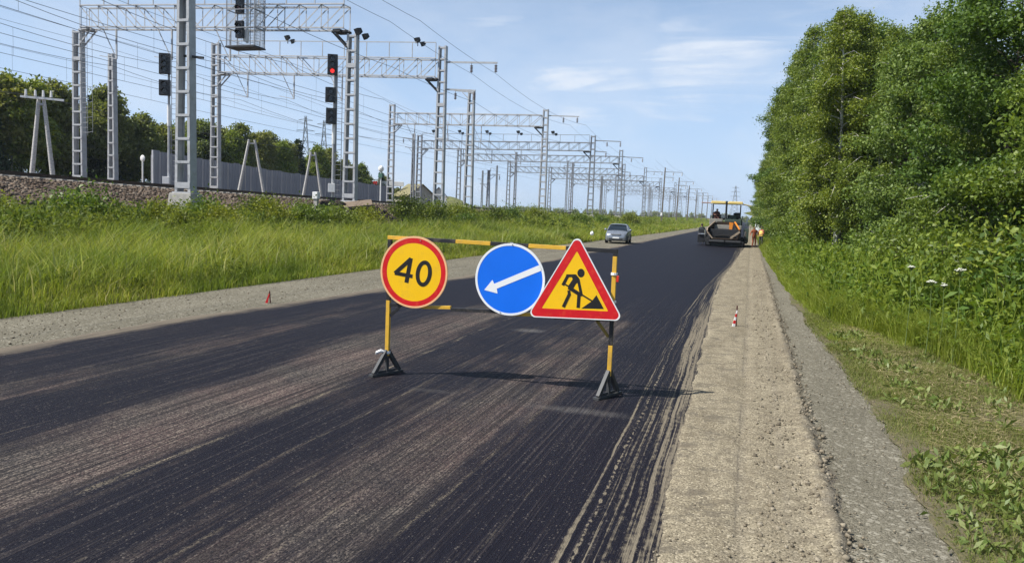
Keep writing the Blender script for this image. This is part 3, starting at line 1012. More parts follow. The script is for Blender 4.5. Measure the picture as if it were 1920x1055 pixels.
def single_mast(x, y, z, h, wb, label, arms=(), lod=1, d=0.4, foot=True, m=None, taper=0.66, sp=0.85):
    t = thing('lattice_mast', (x, y, z), label, 'lattice mast', group='single lattice masts of the railway')
    lattice_mast(t, (0, 0, 0), h, wb, wb * taper, d, sp, lod, m)
    if foot:
        footing(t, (0, 0, 0), wb, d, 0.9)
    for (dx, dz, ins) in arms:
        b = MB().bar((0, 0, dz), (dx, 0, dz + 0.15), 0.07, 0.10)
        b.bar((0, 0, dz - 0.8), (dx * 0.55, 0, dz), 0.05, 0.06)
        a = b.build('cross_arm', m or GALV, t)
        if ins:
            insulator(a, (dx * 0.95, 0, dz + 0.08))
    return t


big = single_mast(-24.0, 29.45, 2.47, 10.6, 0.80, 'big ladder-like steel mast on a concrete footing beside the road', lod=0, d=0.44, sp=0.95)
b = MB()
for dz in (8.9, 9.35):
    b.bar((-1.0, -0.3, dz), (1.1, -0.3, dz), 0.10, 0.10)
    b.bar((-0.9, 0.3, dz), (1.0, 0.3, dz + 0.02), 0.10, 0.10)
b.box((-0.55, -0.1, 9.15), (0.5, 0.7, 0.3))
b.box((0.45, 0.0, 9.6), (0.35, 0.5, 0.6))
b.bar((-1.0, -0.3, 8.9), (-1.0, 0.4, 9.5), 0.06, 0.06)
b.build('platform_bracket', DARKST, big)
MB().bar((-0.1, 0, 5.95), (0.9, 0, 5.85), 0.08, 0.10).build('side_bracket', DARKST, big)
single_mast(-45.0, 47.4, 3.0, 9.4, 0.62, 'slim ladder-like mast standing alone before the dark forest', lod=0, arms=((0.5, 6.9, False),))
single_mast(-24.0, 65.9, 2.08, 10.4, 0.80, 'pale mast without beam beside the right floodlight gantry mast', arms=((-1.6, 10.3, True),), lod=0)
for (x, y, z, h, lab) in ((-43.4, 145, 2.3, 11.0, 0), (-33.0, 148, 2.2, 9.6, 0), (-27.6, 149.6, 2.1, 7.4, 0), (-65.8, 190.8, 2.0, 10, 0), (-62.4, 192, 2.0, 11.4, 0), (-45.3, 197, 2.1, 13.2, 0), (-36.6, 199, 2.1, 9.2, 0),
                          (-49.9, 112, 2.4, 10.9, 0), (-38.5, 114.5, 2.3, 5.9, 0), (-40, 240, 2, 12, 0), (-30, 245, 2, 9, 0), (-36, 290, 2, 12, 0), (-28, 285, 2, 8, 0), (-42, 350, 2, 11, 0), (-31, 340, 2, 12, 0)):
    single_mast(x, y, z, h, 0.5, 'thin distant mast among the faint gantries along the railway', arms=((1.8 if y % 2 else -1.8, h - 0.8, True), (-1.4, h - 2.2, False)), foot=False, m=GALV2, lod=1)


# concrete poles beside the road, each with a double arm
def road_pole(x, y, z, h, label, lean=0.02):
    t = thing('concrete_pole', (x, y, z), label, 'utility pole', group='utility poles along the road bank')
    b = MB().bar((0, 0, -0.6), (lean * h, 0, h), 0.32, 0.32, (0, 1, 0), 0.22, 0.22)
    b.build('pole', mat_pole, t)
    for dz, ln in ((-0.9, 3.6), (-2.0, 1.8)):
        a = MB().bar((lean * h - 0.2, 0, h + dz), (lean * h + ln, 0, h + dz - 0.05), 0.10, 0.12).build('cross_arm', GALV2, t)
        insulator(a, (lean * h + ln - 0.1, 0, h + dz - 0.05))
        if ln > 2:
            insulator(a, (lean * h + ln * 0.48, 0, h + dz - 0.05))
    if 'nearest' in label:
        MB().tube((0.0, 0, 0.9), (0.02, 0, 1.5), 0.24, 0.235, 8).build('white_band', WHITE, t)
    return t


mat_pole = mat('pole_concrete', (0.15, 0.128, 0.105), 0.85, 0, 0.2, 0.15)
for i, (x, y, h) in enumerate(((-18.0, 168, 10.9), (-18.0, 202, 10.5), (-18, 237, 10.0), (-18, 271, 10.0), (-18, 306, 10), (-18, 342, 10), (-18, 380, 10))):
    road_pole(x, y, 1.5, h, ['tall utility pole with double arm, nearest of the row left of the paver', 'utility pole with double arm, next behind the tallest one', 'utility pole with double arm, third in the row left of the paver'][i] if i < 3 else 'far utility pole at the end of the row beside the paver canopy')


# paired concrete props
def a_frame(x, y, z, h, spread, label, arm=False):
    t = thing('prop_pole', (x, y, z), label, 'pole', rz=0.5, group='leaning concrete pole pairs')
    for s in (-1, 1):
        MB().path([(s * spread / 2, 0, -0.4), (s * spread * 0.10, 0, h)], [0.17, 0.12], 10).build('leg', mat_speck, t, smooth=True)
    MB().bar((-0.2, 0, h * 0.93), (0.2, 0, h * 0.93), 0.3, 0.14).build('clamp', GALV, t)
    if arm:
        a = MB().bar((-1.25, -0.2, h + 0.05), (1.5, -0.2, h - 0.05), 0.12, 0.14).build('cross_arm', WHITE, t)
        for q in (-0.9, -0.3, 0.2, 0.7):
            MB().tube((q, -0.2, h + 0.1), (q, -0.2, h + 0.55), 0.09, 0.06, 7).build('insulator', WHITE, a)
    return t


mat_speck = mat('mottled_concrete', (0.50, 0.49, 0.47), 0.8, 0, 0.2, 0.25, 14.0, ((0.24, 0.23, 0.22), 9.0, 0.8))
a_frame(-48, 44.1, 3.0, 5.75, 1.5, 'pair of leaning concrete poles with a crossarm before the forest', True)
a_frame(-48, 68.5, 2.85, 5.4, 2.6, 'pair of leaning concrete poles before the grey fence, without crossarm')
a_frame(-48, 80.0, 2.75, 5.2, 2.2, 'pair of leaning concrete poles left of the red signal')
t = thing('marker_post', (-24.4, 41.1, 1.7), 'short grey post with a white cap on the ballast slope', 'marker post')
MB().box((0, 0, 0.35), (0.22, 0.22, 0.9)).build('post', CONC, t)
MB().box((0, 0, 1.0), (0.34, 0.34, 0.42)).build('cap', WHITE, t, bevel=0.04)


# ------------------------------------------------------------------ light signals
LENS_OFF = mat('dark_lens', (0.01, 0.01, 0.012), 0.1, 0, 0.6)
LENS_DIM = mat('dim_red_lens', (0.10, 0.012, 0.01), 0.15, 0, 0.6)
LENS_RED = mat('lit_red_lens', (0.6, 0.02, 0.02), 0.2, 0, 0.5, emit=((1.0, 0.03, 0.02), 0.9))


def head(parent, c, w, h, lenses):
    b = MB().box(c, (w, 0.28, h))
    hd = b.build('signal_head', BLACK, parent, bevel=0.03)
    for (dz, m) in lenses:
        q = MB().tube((c[0], c[1] - 0.141, c[2] + dz), (c[0], c[1] - 0.165, c[2] + dz), 0.13, n=12)
        q.build('lens', m, hd)
        v = MB()
        for k in range(9):
            a0, a1 = R(-10 + 200 * k / 9), R(-10 + 200 * (k + 1) / 9)
            v.plate([(c[0] + 0.16 * math.cos(a0), c[1] - 0.142, c[2] + dz + 0.16 * math.sin(a0)), (c[0] + 0.16 * math.cos(a1), c[1] - 0.142, c[2] + dz + 0.16 * math.sin(a1)),
                     (c[0] + 0.16 * math.cos(a1), c[1] - 0.34, c[2] + dz + 0.16 * math.sin(a1)), (c[0] + 0.16 * math.cos(a0), c[1] - 0.34, c[2] + dz + 0.16 * math.sin(a0))], 0.008)
        v.build('visor', BLACK, hd)
    return hd


def ladder(parent, x, y, z0, z1, w=0.36, st=0.32):
    b = MB()
    for s in (-w / 2, w / 2):
        b.tube((x + s, y, z0), (x + s, y, z1), 0.02, n=5)
    for i in range(int((z1 - z0) / st)):
        b.tube((x - w / 2, y, z0 + 0.2 + i * st), (x + w / 2, y, z0 + 0.2 + i * st), 0.014, n=5)
    return b.build('ladder', GALV2, parent)


RZ = 0.45
SLABM = mat('earthy_slab', (0.20, 0.155, 0.115), 0.9, 0, 0.15, 0.25, 3.0, ((0.10, 0.075, 0.055), 3.0, 0.7))
t = thing('railway_signal', (-25.5, 44.9, 2.3), 'railway signal with three black heads, the top one lit red', 'railway signal', rz=RZ, group='railway signals')
MB().path([(0, 0, -0.5), (0, 0, 9.2)], [0.085, 0.065], 9).build('post', GALV, t, smooth=True)
MB().tube((0, 0, 3.7), (0, 0, 4.9), 0.11, n=9).build('white_band', WHITE, t)
head(t, (-0.12, -0.25, 8.55), 0.62, 1.25, ((0.36, LENS_OFF), (0.0, LENS_OFF), (-0.40, LENS_RED)))
head(t, (-0.20, -0.25, 6.70), 0.66, 0.92, ((0.2, LENS_OFF), (-0.2, LENS_OFF)))
head(t, (-0.14, -0.25, 5.40), 0.66, 0.98, ((0.2, LENS_OFF), (-0.2, LENS_OFF)))
MB().box((0.12, 0.0, 6.0), (0.14, 0.1, 5.6)).build('cable_duct', GALV2, t)
ladder(t, 0.30, 0.16, 0.3, 8.9)
MB().box((-0.05, -0.2, 0.95), (0.42, 0.3, 0.55)).build('relay_box', WHITE, t, bevel=0.02)
b = MB().box((0, 0, 0.12), (0.35, 0.35, 0.5))
b.box((-0.25, -0.1, -0.1), (0.6, 0.5, 0.35))
b.build('base', DARKST, t)

t = thing('railway_signal', (-35.0, 41.4, 2.75), 'railway signal with two black heads before the grey fence', 'railway signal', rz=RZ, group='railway signals')
MB().path([(0, 0, -0.3), (0, 0, 8.2)], [0.085, 0.07], 9).build('post', GALV, t, smooth=True)
MB().tube((0, 0, 3.9), (0, 0, 5.2), 0.115, n=9).build('white_band', WHITE, t)
head(t, (-0.18, -0.22, 7.65), 0.66, 1.25, ((0.36, LENS_OFF), (0.0, LENS_OFF), (-0.36, LENS_OFF)))
head(t, (-0.18, -0.22, 6.2), 0.66, 0.95, ((0.2, LENS_OFF), (-0.2, LENS_OFF)))
ladder(t, 0.30, 0.14, 0.3, 8.35)
MB().box((-0.1, -0.2, 0.55), (0.4, 0.3, 0.45)).build('relay_box', WHITE, t, bevel=0.02)

# caged signal hung on the nearest gantry
t = thing('caged_signal', (-31.05, 43.55, 11.8), 'black two-headed signal in a mesh cage hung on the nearest gantry', 'railway signal', group='railway signals')
b = MB()
wc, dc, hc = 2.0, 1.1, 5.2
for sx in (-wc / 2, wc / 2):
    for sy in (-dc / 2, dc / 2):
        b.bar((sx, sy, 0), (sx, sy, hc), 0.05, 0.05)
for z in (0.0, 1.1, 2.2, 3.3, 4.4, hc):
    b.bar((-wc / 2, -dc / 2, z), (wc / 2, -dc / 2, z), 0.045, 0.045)
    b.bar((-wc / 2, dc / 2, z), (wc / 2, dc / 2, z), 0.045, 0.045)
    for sx in (-wc / 2, wc / 2):
        b.bar((sx, -dc / 2, z), (sx, dc / 2, z), 0.045, 0.045)
b.build('cage_frame', GALV2, t)
b = MB()
for i in range(28):
    z = 0.1 + i * (hc - 0.2) / 27
    b.bar((wc / 2, -dc / 2, z), (wc / 2, dc / 2, z), 0.012, 0.012)
    b.bar((-wc / 2, dc / 2, z), (wc / 2, dc / 2, z), 0.014, 0.014)
for i in range(21):
    x = -wc / 2 + i * wc / 20
    b.bar((x, dc / 2, 0.05), (x, dc / 2, hc), 0.014, 0.014)
for i in range(12):
    y = -dc / 2 + i * dc / 11
    b.bar((wc / 2, y, 0.05), (wc / 2, y, hc), 0.014, 0.014)
    b.bar((-wc / 2, y, 0.05), (-wc / 2, y, hc), 0.014, 0.014)
b.build('mesh_sides', GALV, t, kind='stuff')
MB().box((0, 0, -0.05), (wc + 0.12, dc + 0.12, 0.09)).build('cage_floor', DARKST, t)
MB().bar((-0.05, 0.25, 0.3), (-0.05, 0.25, 5.0), 0.12, 0.12).build('post', WHITE, t)
ladder(t, 0.45, 0.1, 0.1, 5.0)
head(t, (-0.35, -0.1, 1.08), 0.5, 1.05, ((0.22, LENS_OFF), (-0.22, LENS_OFF)))
head(t, (-0.35, -0.1, 2.85), 0.5, 1.6, ((0.5, LENS_OFF), (0.0, LENS_OFF), (-0.5, LENS_DIM)))
MB().box((-0.1, 0.2, 0.75), (0.3, 0.2, 0.7)).build('relay_box', WHITE, t)
for (x, y, z, h, lab) in ((-47, 52.6, 2.95, 2.5, 'small round white marker on a post left of the fence end'), (-29.9, 60.6, 2.1, 3.4, 'slim post with a white and green lamp head beyond the fence end')):
    t = thing('marker_post', (x, y, z), lab, 'marker post')
    MB().tube((0, 0, -0.4), (0, 0, h - 0.25), 0.06, n=8).build('post', WHITE, t)
    q = MB().ball((0, 0, h - 0.2), 0.24, sc=(1, 0.35 if h < 3 else 0.9, 1.15))
    q.build('disc' if h < 3 else 'lamp_head', WHITE, t, smooth=True)
    if h > 3:
        MB().box((0, 0, h - 0.75), (0.34, 0.3, 0.35)).build('green_box', mat('green_box', (0.06, 0.14, 0.10), 0.5), t)


# ------------------------------------------------------------------ overhead wires
def sag_wire(name, pts, sag, r, label, group, m=None):
    P = []
    for a, c in zip(pts[:-1], pts[1:]):
        a, c = Vector(a), Vector(c)
        k = 7
        for i in range(k):
            u = i / k
            q = a.lerp(c, u)
            q.z -= sag * 4 * u * (1 - u) * ((c - a).length / 40) ** 2
            P.append(q)
    P.append(Vector(pts[-1]))
    o = MB().path([p - P[0] for p in P], r, 4).build(name, m or WIRE)
    o.location = P[0]
    return tag(o, label, 'wire', group)


SUP = [-12, 14, 29.4, 44.4, 59, 94, 112, 136, 162, 186, 222, 262, 312, 375]
GW = 'overhead wires of the railway'
for i, (x, za, zb_, lab) in enumerate(((-21.55, 12.75, 12.4, 'feeder wire on the inner insulator of the upper cross arm'), (-19.6, 12.75, 12.4, 'feeder wire on the outer insulator of the upper cross arm'),
                                       (-21.3, 10.6, 9.6, 'feeder wire on the lower cross arm beside the tall mast'))):
    sag_wire('overhead_wire', [(x, y, za + 0.55 * (y < 50) * (i < 2) if y < 100 else zb_ - 0.7) for y in SUP], 0.9, 0.013, lab, GW)
for i, x in enumerate((-28.8, -33.3, -37.8, -42.3)):
    zm = lambda y: rail_z_at(y) + 8.2
    zc_ = lambda y: rail_z_at(y) + 6.5
    t = thing('catenary_line', (x, 44.4, 0), ['paired messenger and contact wire above the nearest rails', 'paired messenger and contact wire above the second track', 'paired messenger and contact wire above the third track', 'paired messenger and contact wire above the farthest track'][i], 'wire', group=GW)
    P, Q, dr = [], [], MB()
    for a, c in zip(SUP[:-1], SUP[1:]):
        for k in range(8):
            y = a + (c - a) * k / 8
            u = k / 8
            zz = zm(y) - 1.2 * 4 * u * (1 - u) * min(1, ((c - a) / 45) ** 2 + 0.15)
            st = 0.25 * (1 if SUP.index(a) % 2 else -1) * (1 - 2 * u)
            P.append((st, y - 44.4, zz))
            Q.append((st, y - 44.4, zc_(y)))
            if k in (2, 4, 6) and y < 150:
                dr.bar((st, y - 44.4, zc_(y)), (st, y - 44.4, zz), 0.008, 0.008)
    MB().path(P, 0.014, 4).build('messenger_wire', WIRE, t)
    MB().path(Q, 0.012, 4).build('contact_wire', WIRE, t)
    dr.build('droppers', WIRE, t, kind='stuff')
for i, (x, z, lab) in enumerate(((-44.2, 12.9, 'wire along the left gantry masts, upper one'), (-44.4, 11.4, 'wire along the left gantry masts, lower one'), (-31.0, 12.2, 'wire slung under the gantry beams near the right masts'), (-39.6, 12.4, 'wire slung under the gantry beams near the left masts'),
                                 (-24.9, 9.1, 'wire along the inner side of the right masts'))):
    sag_wire('overhead_wire', [(x, y, z - 0.012 * (y - 20) if y < 120 else z - 1.2) for y in SUP], 0.7, 0.010, lab, GW)
for i, (dx, z) in enumerate(((1.7, 11.4), (3.4, 11.4), (1.7, 10.3))):
    ys = [136, 168, 202, 237, 271, 306, 342, 380]
    sag_wire('overhead_wire', [(-17.8 + dx, y, z + 0.3 * (y < 200)) for y in ys], 0.6, 0.015, ['wire on the inner insulators of the utility poles', 'wire on the outer insulators of the utility poles', 'wire on the short lower arms of the utility poles'][i], 'wires on the utility poles')
sag_wire('overhead_wire', [(-48, 20, 8.6), (-48.1, 44.1, 8.9), (-48.1, 68.5, 8.1), (-48.1, 80, 7.8)], 0.5, 0.014, 'low wire on the leaning pole pairs before the forest', GW)

# ------------------------------------------------------------------ fence, huts, pylons
t = thing('barrier_fence', (-52, 59.4, 3.0), 'long grey fence of upright metal panels behind the railway', 'fence')
n = 49
for i in range(n):
    y = 59.4 + i * 0.98
    top = float(np.interp(y, [59.4, 62, 66, 72, 77, 90, 106], [6.36, 6.22, 6.1, 5.95, 5.72, 5.4, 5.08])) + (0.07 if i % 4 == 0 else 0) + RNG.uniform(-0.02, 0.02)
    base = 2.55
    b = MB()
    w = 0.94
    prof = [(0, -w / 2), (0.0, -0.30), (0.05, -0.24), (0.05, -0.08), (0, -0.02), (0, 0.20), (0.05, 0.26), (0.05, 0.40), (0, w / 2)]
    k = len(prof)
    for z in (base - 3.0, top - 3.0):
        b.v += [(px, py, z) for px, py in prof] + [(px - 0.03, py, z) for px, py in prof]
    for j in range(k - 1):
        b.f += [(j, j + 1, 2 * k + j + 1, 2 * k + j), (k + j + 1, k + j, 3 * k + j, 3 * k + j + 1), (2 * k + j, 2 * k + j + 1, 3 * k + j + 1, 3 * k + j)]
    b.f += [(k, 0, 2 * k, 3 * k), (k - 1, 2 * k - 1, 4 * k - 1, 3 * k - 1)]
    b.build('panel', FENCE, t, (0.02 * RNG.uniform(-1, 1), i * 0.98 + 0.49, 0))
for i in range(0, n, 4):
    y = i * 0.98
    MB().box((-0.09, y + 0.02, 1.2 - 0.012 * i), (0.10, 0.12, 3.5 - 0.03 * i)).build('post', GALV2, t)
MB().box((0.10, -0.06, 1.45), (0.16, 0.14, 3.9)).build('end_post', FENCET, t)

CREAM = mat('cream_wall', (0.42, 0.40, 0.33), 0.8)
OLIVE = mat('olive_roof', (0.21, 0.19, 0.095), 0.7)
GREYR = mat('grey_roof', (0.10, 0.105, 0.12), 0.6)


def hut(x, y, z, w, d, hw, hr, wallm, roofm, label, rz, wins):
    t = thing('hut', (x, y, z), label, 'hut', rz=rz)
    MB().prism([(-w / 2, 0), (w / 2, 0), (w / 2, hw), (0, hw + hr * 0.96), (-w / 2, hw)], -d / 2, d / 2).build('wall', wallm, t)
    b = MB()
    for s in (-1, 1):
        b.plate([(0, -d / 2 - 0.25, hw + hr + 0.06), (0, d / 2 + 0.25, hw + hr + 0.06), (s * (w / 2 + 0.3), d / 2 + 0.25, hw - 0.12), (s * (w / 2 + 0.3), -d / 2 - 0.25, hw - 0.12)], 0.08)
    b.build('roof', roofm, t)
    for wx in wins:
        f = MB().box((wx, -d / 2 - 0.02, hw * 0.55), (0.75, 0.05, 0.8)).build('window', WHITE, t)
        MB().box((wx, -d / 2 - 0.05, hw * 0.55), (0.6, 0.02, 0.65)).build('pane', LENS_OFF, f)
    return t


hut(-53.6, 121.5, 2.0, 6.4, 3.2, 1.9, 2.0, CREAM, OLIVE, 'cream hut with a broad olive roof behind the fence end', 1.15, (-1.6, 1.6))
hut(-51.2, 121.0 + 5, 2.0, 2.7, 3.0, 2.0, 1.6, WHITE, GREYR, 'small white hut with a dark pointed roof beside the railway', 0.35, (0.0,))
t = thing('roadside_board', (-58, 119.5, 2.4), 'red and white board standing behind the far end of the fence', 'board', rz=0.3)
MB().box((-1.9, 0, 3.1), (0.95, 0.35, 1.25)).build('red_panel', REDP, t, bevel=0.03)
MB().box((0.75, 0.05, 3.45), (4.3, 0.3, 0.75)).build('white_panel', WHITE, t, bevel=0.03)
MB().box((-1.2, 0.1, 1.1), (0.15, 0.15, 3.6)).build('post', GALV2, t)
MB().box((2.4, 0.1, 1.2), (0.15, 0.15, 3.8)).build('post', GALV2, t)


def mound_z(X, Y):
    return np.maximum(0, 2.6 * np.exp(-((X / 4.6) ** 2 + (Y / 4.0) ** 2))) - 0.25 + 0.25 * fbm(X * 0.8 + 9, Y * 0.8 + 9, 3)


o = place(grid_mesh('mound', np.linspace(-8, 8, 24), np.linspace(-7, 7, 22), mound_z), 'mound', mat('grassy_mound', (0.13, 0.14, 0.05), 0.9, var=0.35, vs=1.2), loc=(-53.0, 135.0, 1.9), kind='structure')
o['label'] = 'low grassy mound beside the small white hut'


def pylon(x, y, z, h, w, label, rz):
    t = thing('power_pylon', (x, y, z), label, 'pylon', rz=rz, group='power pylons on the horizon')
    b = MB()
    wd = lambda u: w * (1 - u) ** 1.3 + 0.5
    n = 9
    for sx in (-1, 1):
        for sy in (-1, 1):
            for i in range(n):
                a, c = i / n, (i + 1) / n
                b.bar((sx * wd(a) / 2, sy * wd(a) / 2, a * h), (sx * wd(c) / 2, sy * wd(c) / 2, c * h), 0.16, 0.16)
    for i in range(n):
        a, c = i / n, (i + 1) / n
        for s in (-1, 1):
            b.bar((-wd(a) / 2, s * wd(a) / 2, a * h), (wd(c) / 2, s * wd(c) / 2, c * h), 0.09, 0.09)
            b.bar((wd(a) / 2, s * wd(a) / 2, a * h), (-wd(c) / 2, s * wd(c) / 2, c * h), 0.09, 0.09)
            b.bar((s * wd(a) / 2, -wd(a) / 2, a * h), (s * wd(c) / 2, wd(c) / 2, c * h), 0.09, 0.09)
    b.build('tower', GALV2, t)
    for u, ln in ((0.70, 3.6), (0.83, 3.0), (0.95, 2.3)):
        for s in (-1, 1):
            c = MB().bar((0, 0, u * h + 0.5), (s * ln, 0, u * h), 0.12, 0.12)
            c.bar((0, 0, u * h - 0.1), (s * ln, 0, u * h), 0.12, 0.12)
            c.build('cross_arm', GALV2, t)
    return t


pylon(-142.5, 232.6, 2, 28.5, 5.0, 'left one of two thin pylons above the treetops', 0.4)
pylon(-137.6, 236.0, 2, 27.5, 5.0, 'right one of two thin pylons beside the treetops end', 0.4)
pylon(-11.0, 543, 1, 23, 6.0, 'faint pylon on the horizon behind the paver canopy', 0.2)
pylon(-60, 700, 1, 26, 6.0, 'faint pylon far behind the utility poles', 0.2)

# broken ground under the gantry mast: a tipped slab over dark rubble
o = MB().bar((-1.0, -0.1, 0.05), (1.15, 0.2, -0.02), 1.0, 0.18).build('concrete_slab', SLABM, loc=(-23.3, 43.55, 2.2), bevel=0.04)
tag(o, 'loose concrete slab tipped against the gantry footing', 'concrete slab')
o.rotation_euler = (0.35, -0.12, 0.4)
k = 520
a = RNG.random(k)
x = -24.6 + 3.0 * RNG.random(k) + 1.6 * a
y = 41.2 + 6.2 * RNG.random(k)
DR = island_mat('dark_rubble', [(0.018, 0.014, 0.012), (0.05, 0.04, 0.032), (0.028, 0.022, 0.018)])
stones('dark_rubble', np.stack([x, y, ground_z(x, y) + 0.15 + 0.5 * RNG.random(k) * np.clip((-22.6 - x), 0, 1)], -1), 0.18 + 0.5 * RNG.random(k) ** 2, DR, 'dark rubble and earth spilling below the gantry footing')
# ------------------------------------------------------------------ vegetation
def unit_vecs(v):
    return v / np.maximum(1e-9, np.linalg.norm(v, axis=-1, keepdims=True))


def leaf_quads(P, size, up=0.5, droop=0.0, width=0.55, rng=RNG):
    """one folded leaf per point"""
    n = len(P)
    d = unit_vecs(rng.normal(size=(n, 3)) + np.array([0, 0, -droop]))
    nn = unit_vecs(rng.normal(size=(n, 3)) + np.array([-0.15, 0, up * 2]))
    s = unit_vecs(np.cross(d, nn))
    nn = np.cross(s, d)
    L = (np.asarray(size) * (0.65 + 0.7 * rng.random(n)))[:, None]
    a = P
    b = P + d * L * 0.5 + s * L * width * 0.5 + nn * L * 0.10
    c = P + d * L
    e = P + d * L * 0.5 - s * L * width * 0.5 + nn * L * 0.10
    return np.stack([a, b, c, e], 1)


def blades(P, h, w, lean=0.35, bend=0.5, rng=RNG, name='blades'):
    n = len(P)
    a = rng.random(n) * 2 * np.pi
    out = np.stack([np.cos(a), np.sin(a), np.zeros(n)], -1)
    f = rng.random(n) * 2 * np.pi
    side = np.stack([np.cos(f), np.sin(f), np.zeros(n)], -1) * (np.asarray(w) / 2)[:, None]
    h = np.asarray(h)[:, None]
    le = (lean * rng.random(n))[:, None]
    up = np.array([0, 0, 1.0])
    m = P + up * h * 0.55 + out * h * le * 0.35
    t = P + up * h * (1 - 0.35 * bend * rng.random(n)[:, None]) + out * h * (le + bend * 0.4 * rng.random(n)[:, None])
    V = np.stack([P - side, P + side, m + side * 0.75, m - side * 0.75, t], 1)
    i = np.arange(n)[:, None] * 5
    L = np.concatenate([i + np.array([[0, 1, 2, 3]]), i + np.array([[3, 2, 4]])], 1).reshape(-1)
    st = np.stack([np.arange(n) * 7, np.arange(n) * 7 + 4], 1).reshape(-1)
    return np_mesh(name, V.reshape(-1, 3), L, st)


GRASS_L = island_mat('sunlit_grass', [(0.20, 0.27, 0.026), (0.29, 0.35, 0.042), (0.39, 0.42, 0.085), (0.23, 0.305, 0.032), (0.50, 0.45, 0.22)], 0.6, 0.2, 0.5, 0.35, 0.2, (0.115, 0.20, 0.025))
GRASS_R = island_mat('verge_grass', [(0.18, 0.25, 0.022), (0.26, 0.33, 0.035), (0.35, 0.39, 0.08), (0.21, 0.29, 0.026)], 0.6, 0.25, 0.5, 0.5, 0.25)
SHORT = island_mat('short_grass', [(0.10, 0.15, 0.024), (0.19, 0.21, 0.055), (0.30, 0.27, 0.12), (0.15, 0.20, 0.035), (0.20, 0.25, 0.05), (0.34, 0.29, 0.15)], 0.7, 0.15, 0.35, 1.2, 0.3)
HAY = island_mat('cut_hay', [(0.36, 0.29, 0.15), (0.44, 0.37, 0.21), (0.26, 0.22, 0.11)], 0.8, 0.2, 0.15, 1.0, 0.2)
WEED_L = island_mat('weed_leaves', [(0.075, 0.135, 0.02), (0.13, 0.19, 0.026), (0.20, 0.25, 0.036), (0.10, 0.165, 0.045)], 0.55, 0.25, 0.45, 0.28, 0.3, (0.22, 0.25, 0.035))
WEED_R = island_mat('roadside_weed_leaves', [(0.11, 0.19, 0.02), (0.18, 0.255, 0.028), (0.26, 0.32, 0.045), (0.11, 0.20, 0.04)], 0.5, 0.3, 0.45, 0.4, 0.3)
BROAD = island_mat('broad_leaves', [(0.11, 0.17, 0.03), (0.18, 0.23, 0.05), (0.25, 0.29, 0.09), (0.13, 0.20, 0.045)], 0.5, 0.4, 0.3, 1.0, 0.3)


def band_points(n, y0, y1, x0f, x1f, p=1.6, xp=1.0):
    """points with density falling with distance"""
    u = RNG.random(n)
    y = y0 + (y1 - y0) * u ** p
    a, b = x0f(y), x1f(y)
    x = a + (b - a) * RNG.random(n) ** xp
    return x, y


def grass(name, n, y0, y1, x0f, x1f, hf, m, label, p=1.7, zo=-0.02, wmin=0.013, wk=0.0008, lean=0.65, bend=1.0, clump=0.0, xp=1.0):
    x, y = band_points(n, y0, y1, x0f, x1f, p, xp)
    if clump:
        keep = fbm(x * 1.1 + 40, y * 0.9 + 40, 3) > clump * RNG.random(n) * 1.6
        x, y = x[keep], y[keep]
    k = ~bare(x, y)
    x, y = x[k], y[k]
    d = np.hypot(x, y)
    h = hf(x, y) * (0.55 + 0.75 * RNG.random(len(x)))
    P = np.stack([x, y, ground_z(x, y) + zo], -1)
    o = place(blades(P, h, np.maximum(wmin, d * wk) * (0.7 + 0.6 * RNG.random(len(x))), lean, bend, name=name), name, m, kind='stuff')
    o['label'] = label
    return o


def bare(x, y):
    """places kept free of tall plants: the mast footing and the dug-up slope"""
    return (((x + 21.6) / 2.9) ** 2 + ((y - 43.2) / 3.4) ** 2 < 1) | (((x + 22.6) / 1.7) ** 2 + ((y - 28.3) / 1.1) ** 2 < 1)


c1 = lambda v: (lambda y: np.full_like(y, v))
grass('tall_grass', 120000, 8.5, 62, lambda y: -18.8 + 0 * y, lambda y: -12.65 + 0.30 * (fbm(y * 0.6, 2.2 + 0 * y, 3) - 0.4), lambda x, y: (0.36 + 0.60 * np.clip((-13.0 - x) / 1.2, 0, 1)) * (0.6 + 0.8 * fbm(x * 0.7, y * 0.5, 3)),
      GRASS_L, 'tall sunlit grass on the bank left of the road', clump=0.35)
grass('tall_grass', 70000, 60, 420, c1(-23.5), lambda y: np.interp(y, [60, 120, 420], [-12.4, -11.6, -10.5]), lambda x, y: np.interp(x, [-23, -17, -13, -11], [1.1, 1.0, 0.8, 0.45]) * (0.6 + 0.8 * fbm(x * 0.5, y * 0.2, 3)),
      GRASS_L, 'far grass on the bank below the gantries', p=1.8, wk=0.0011)
grass('tall_grass', 26000, 9, 90, c1(-22.6), c1(-18.2), lambda x, y: 0.45 + 0.5 * fbm(x, y, 2), GRASS_L, 'grass standing among the weeds on the railway slope', wk=0.0008, clump=0.5)
grass('tall_grass', 70000, 16.5, 75, lambda y: grav_r(y) + 0.02, lambda y: np.maximum(weed_edge(y) + 1.6, 3.0), lambda x, y: (0.16 + 0.62 * np.clip((x - weed_edge(y) + 0.15) / 0.7, 0, 1)) * (0.6 + 0.8 * fbm(x * 1.2, y * 0.6, 3)),
      GRASS_R, 'bright grass along the edge of the right shoulder', p=1.6, clump=0.25)
grass('tall_grass', 40000, 8, 24, lambda y: weed_edge(y) + 0.05, lambda y: weed_edge(y) + 3.2, lambda x, y: 0.55 + 0.5 * fbm(x * 1.2, y, 2), GRASS_R, 'tall grass among the weeds at the right edge', p=1.3, clump=0.4)
grass('tall_grass', 16000, 75, 400, lambda y: grav_r(y) + 0.05, c1(4.5), lambda x, y: 0.7 + 0.3 * fbm(x, y, 2), GRASS_R, 'far grass below the right trees', wk=0.001)
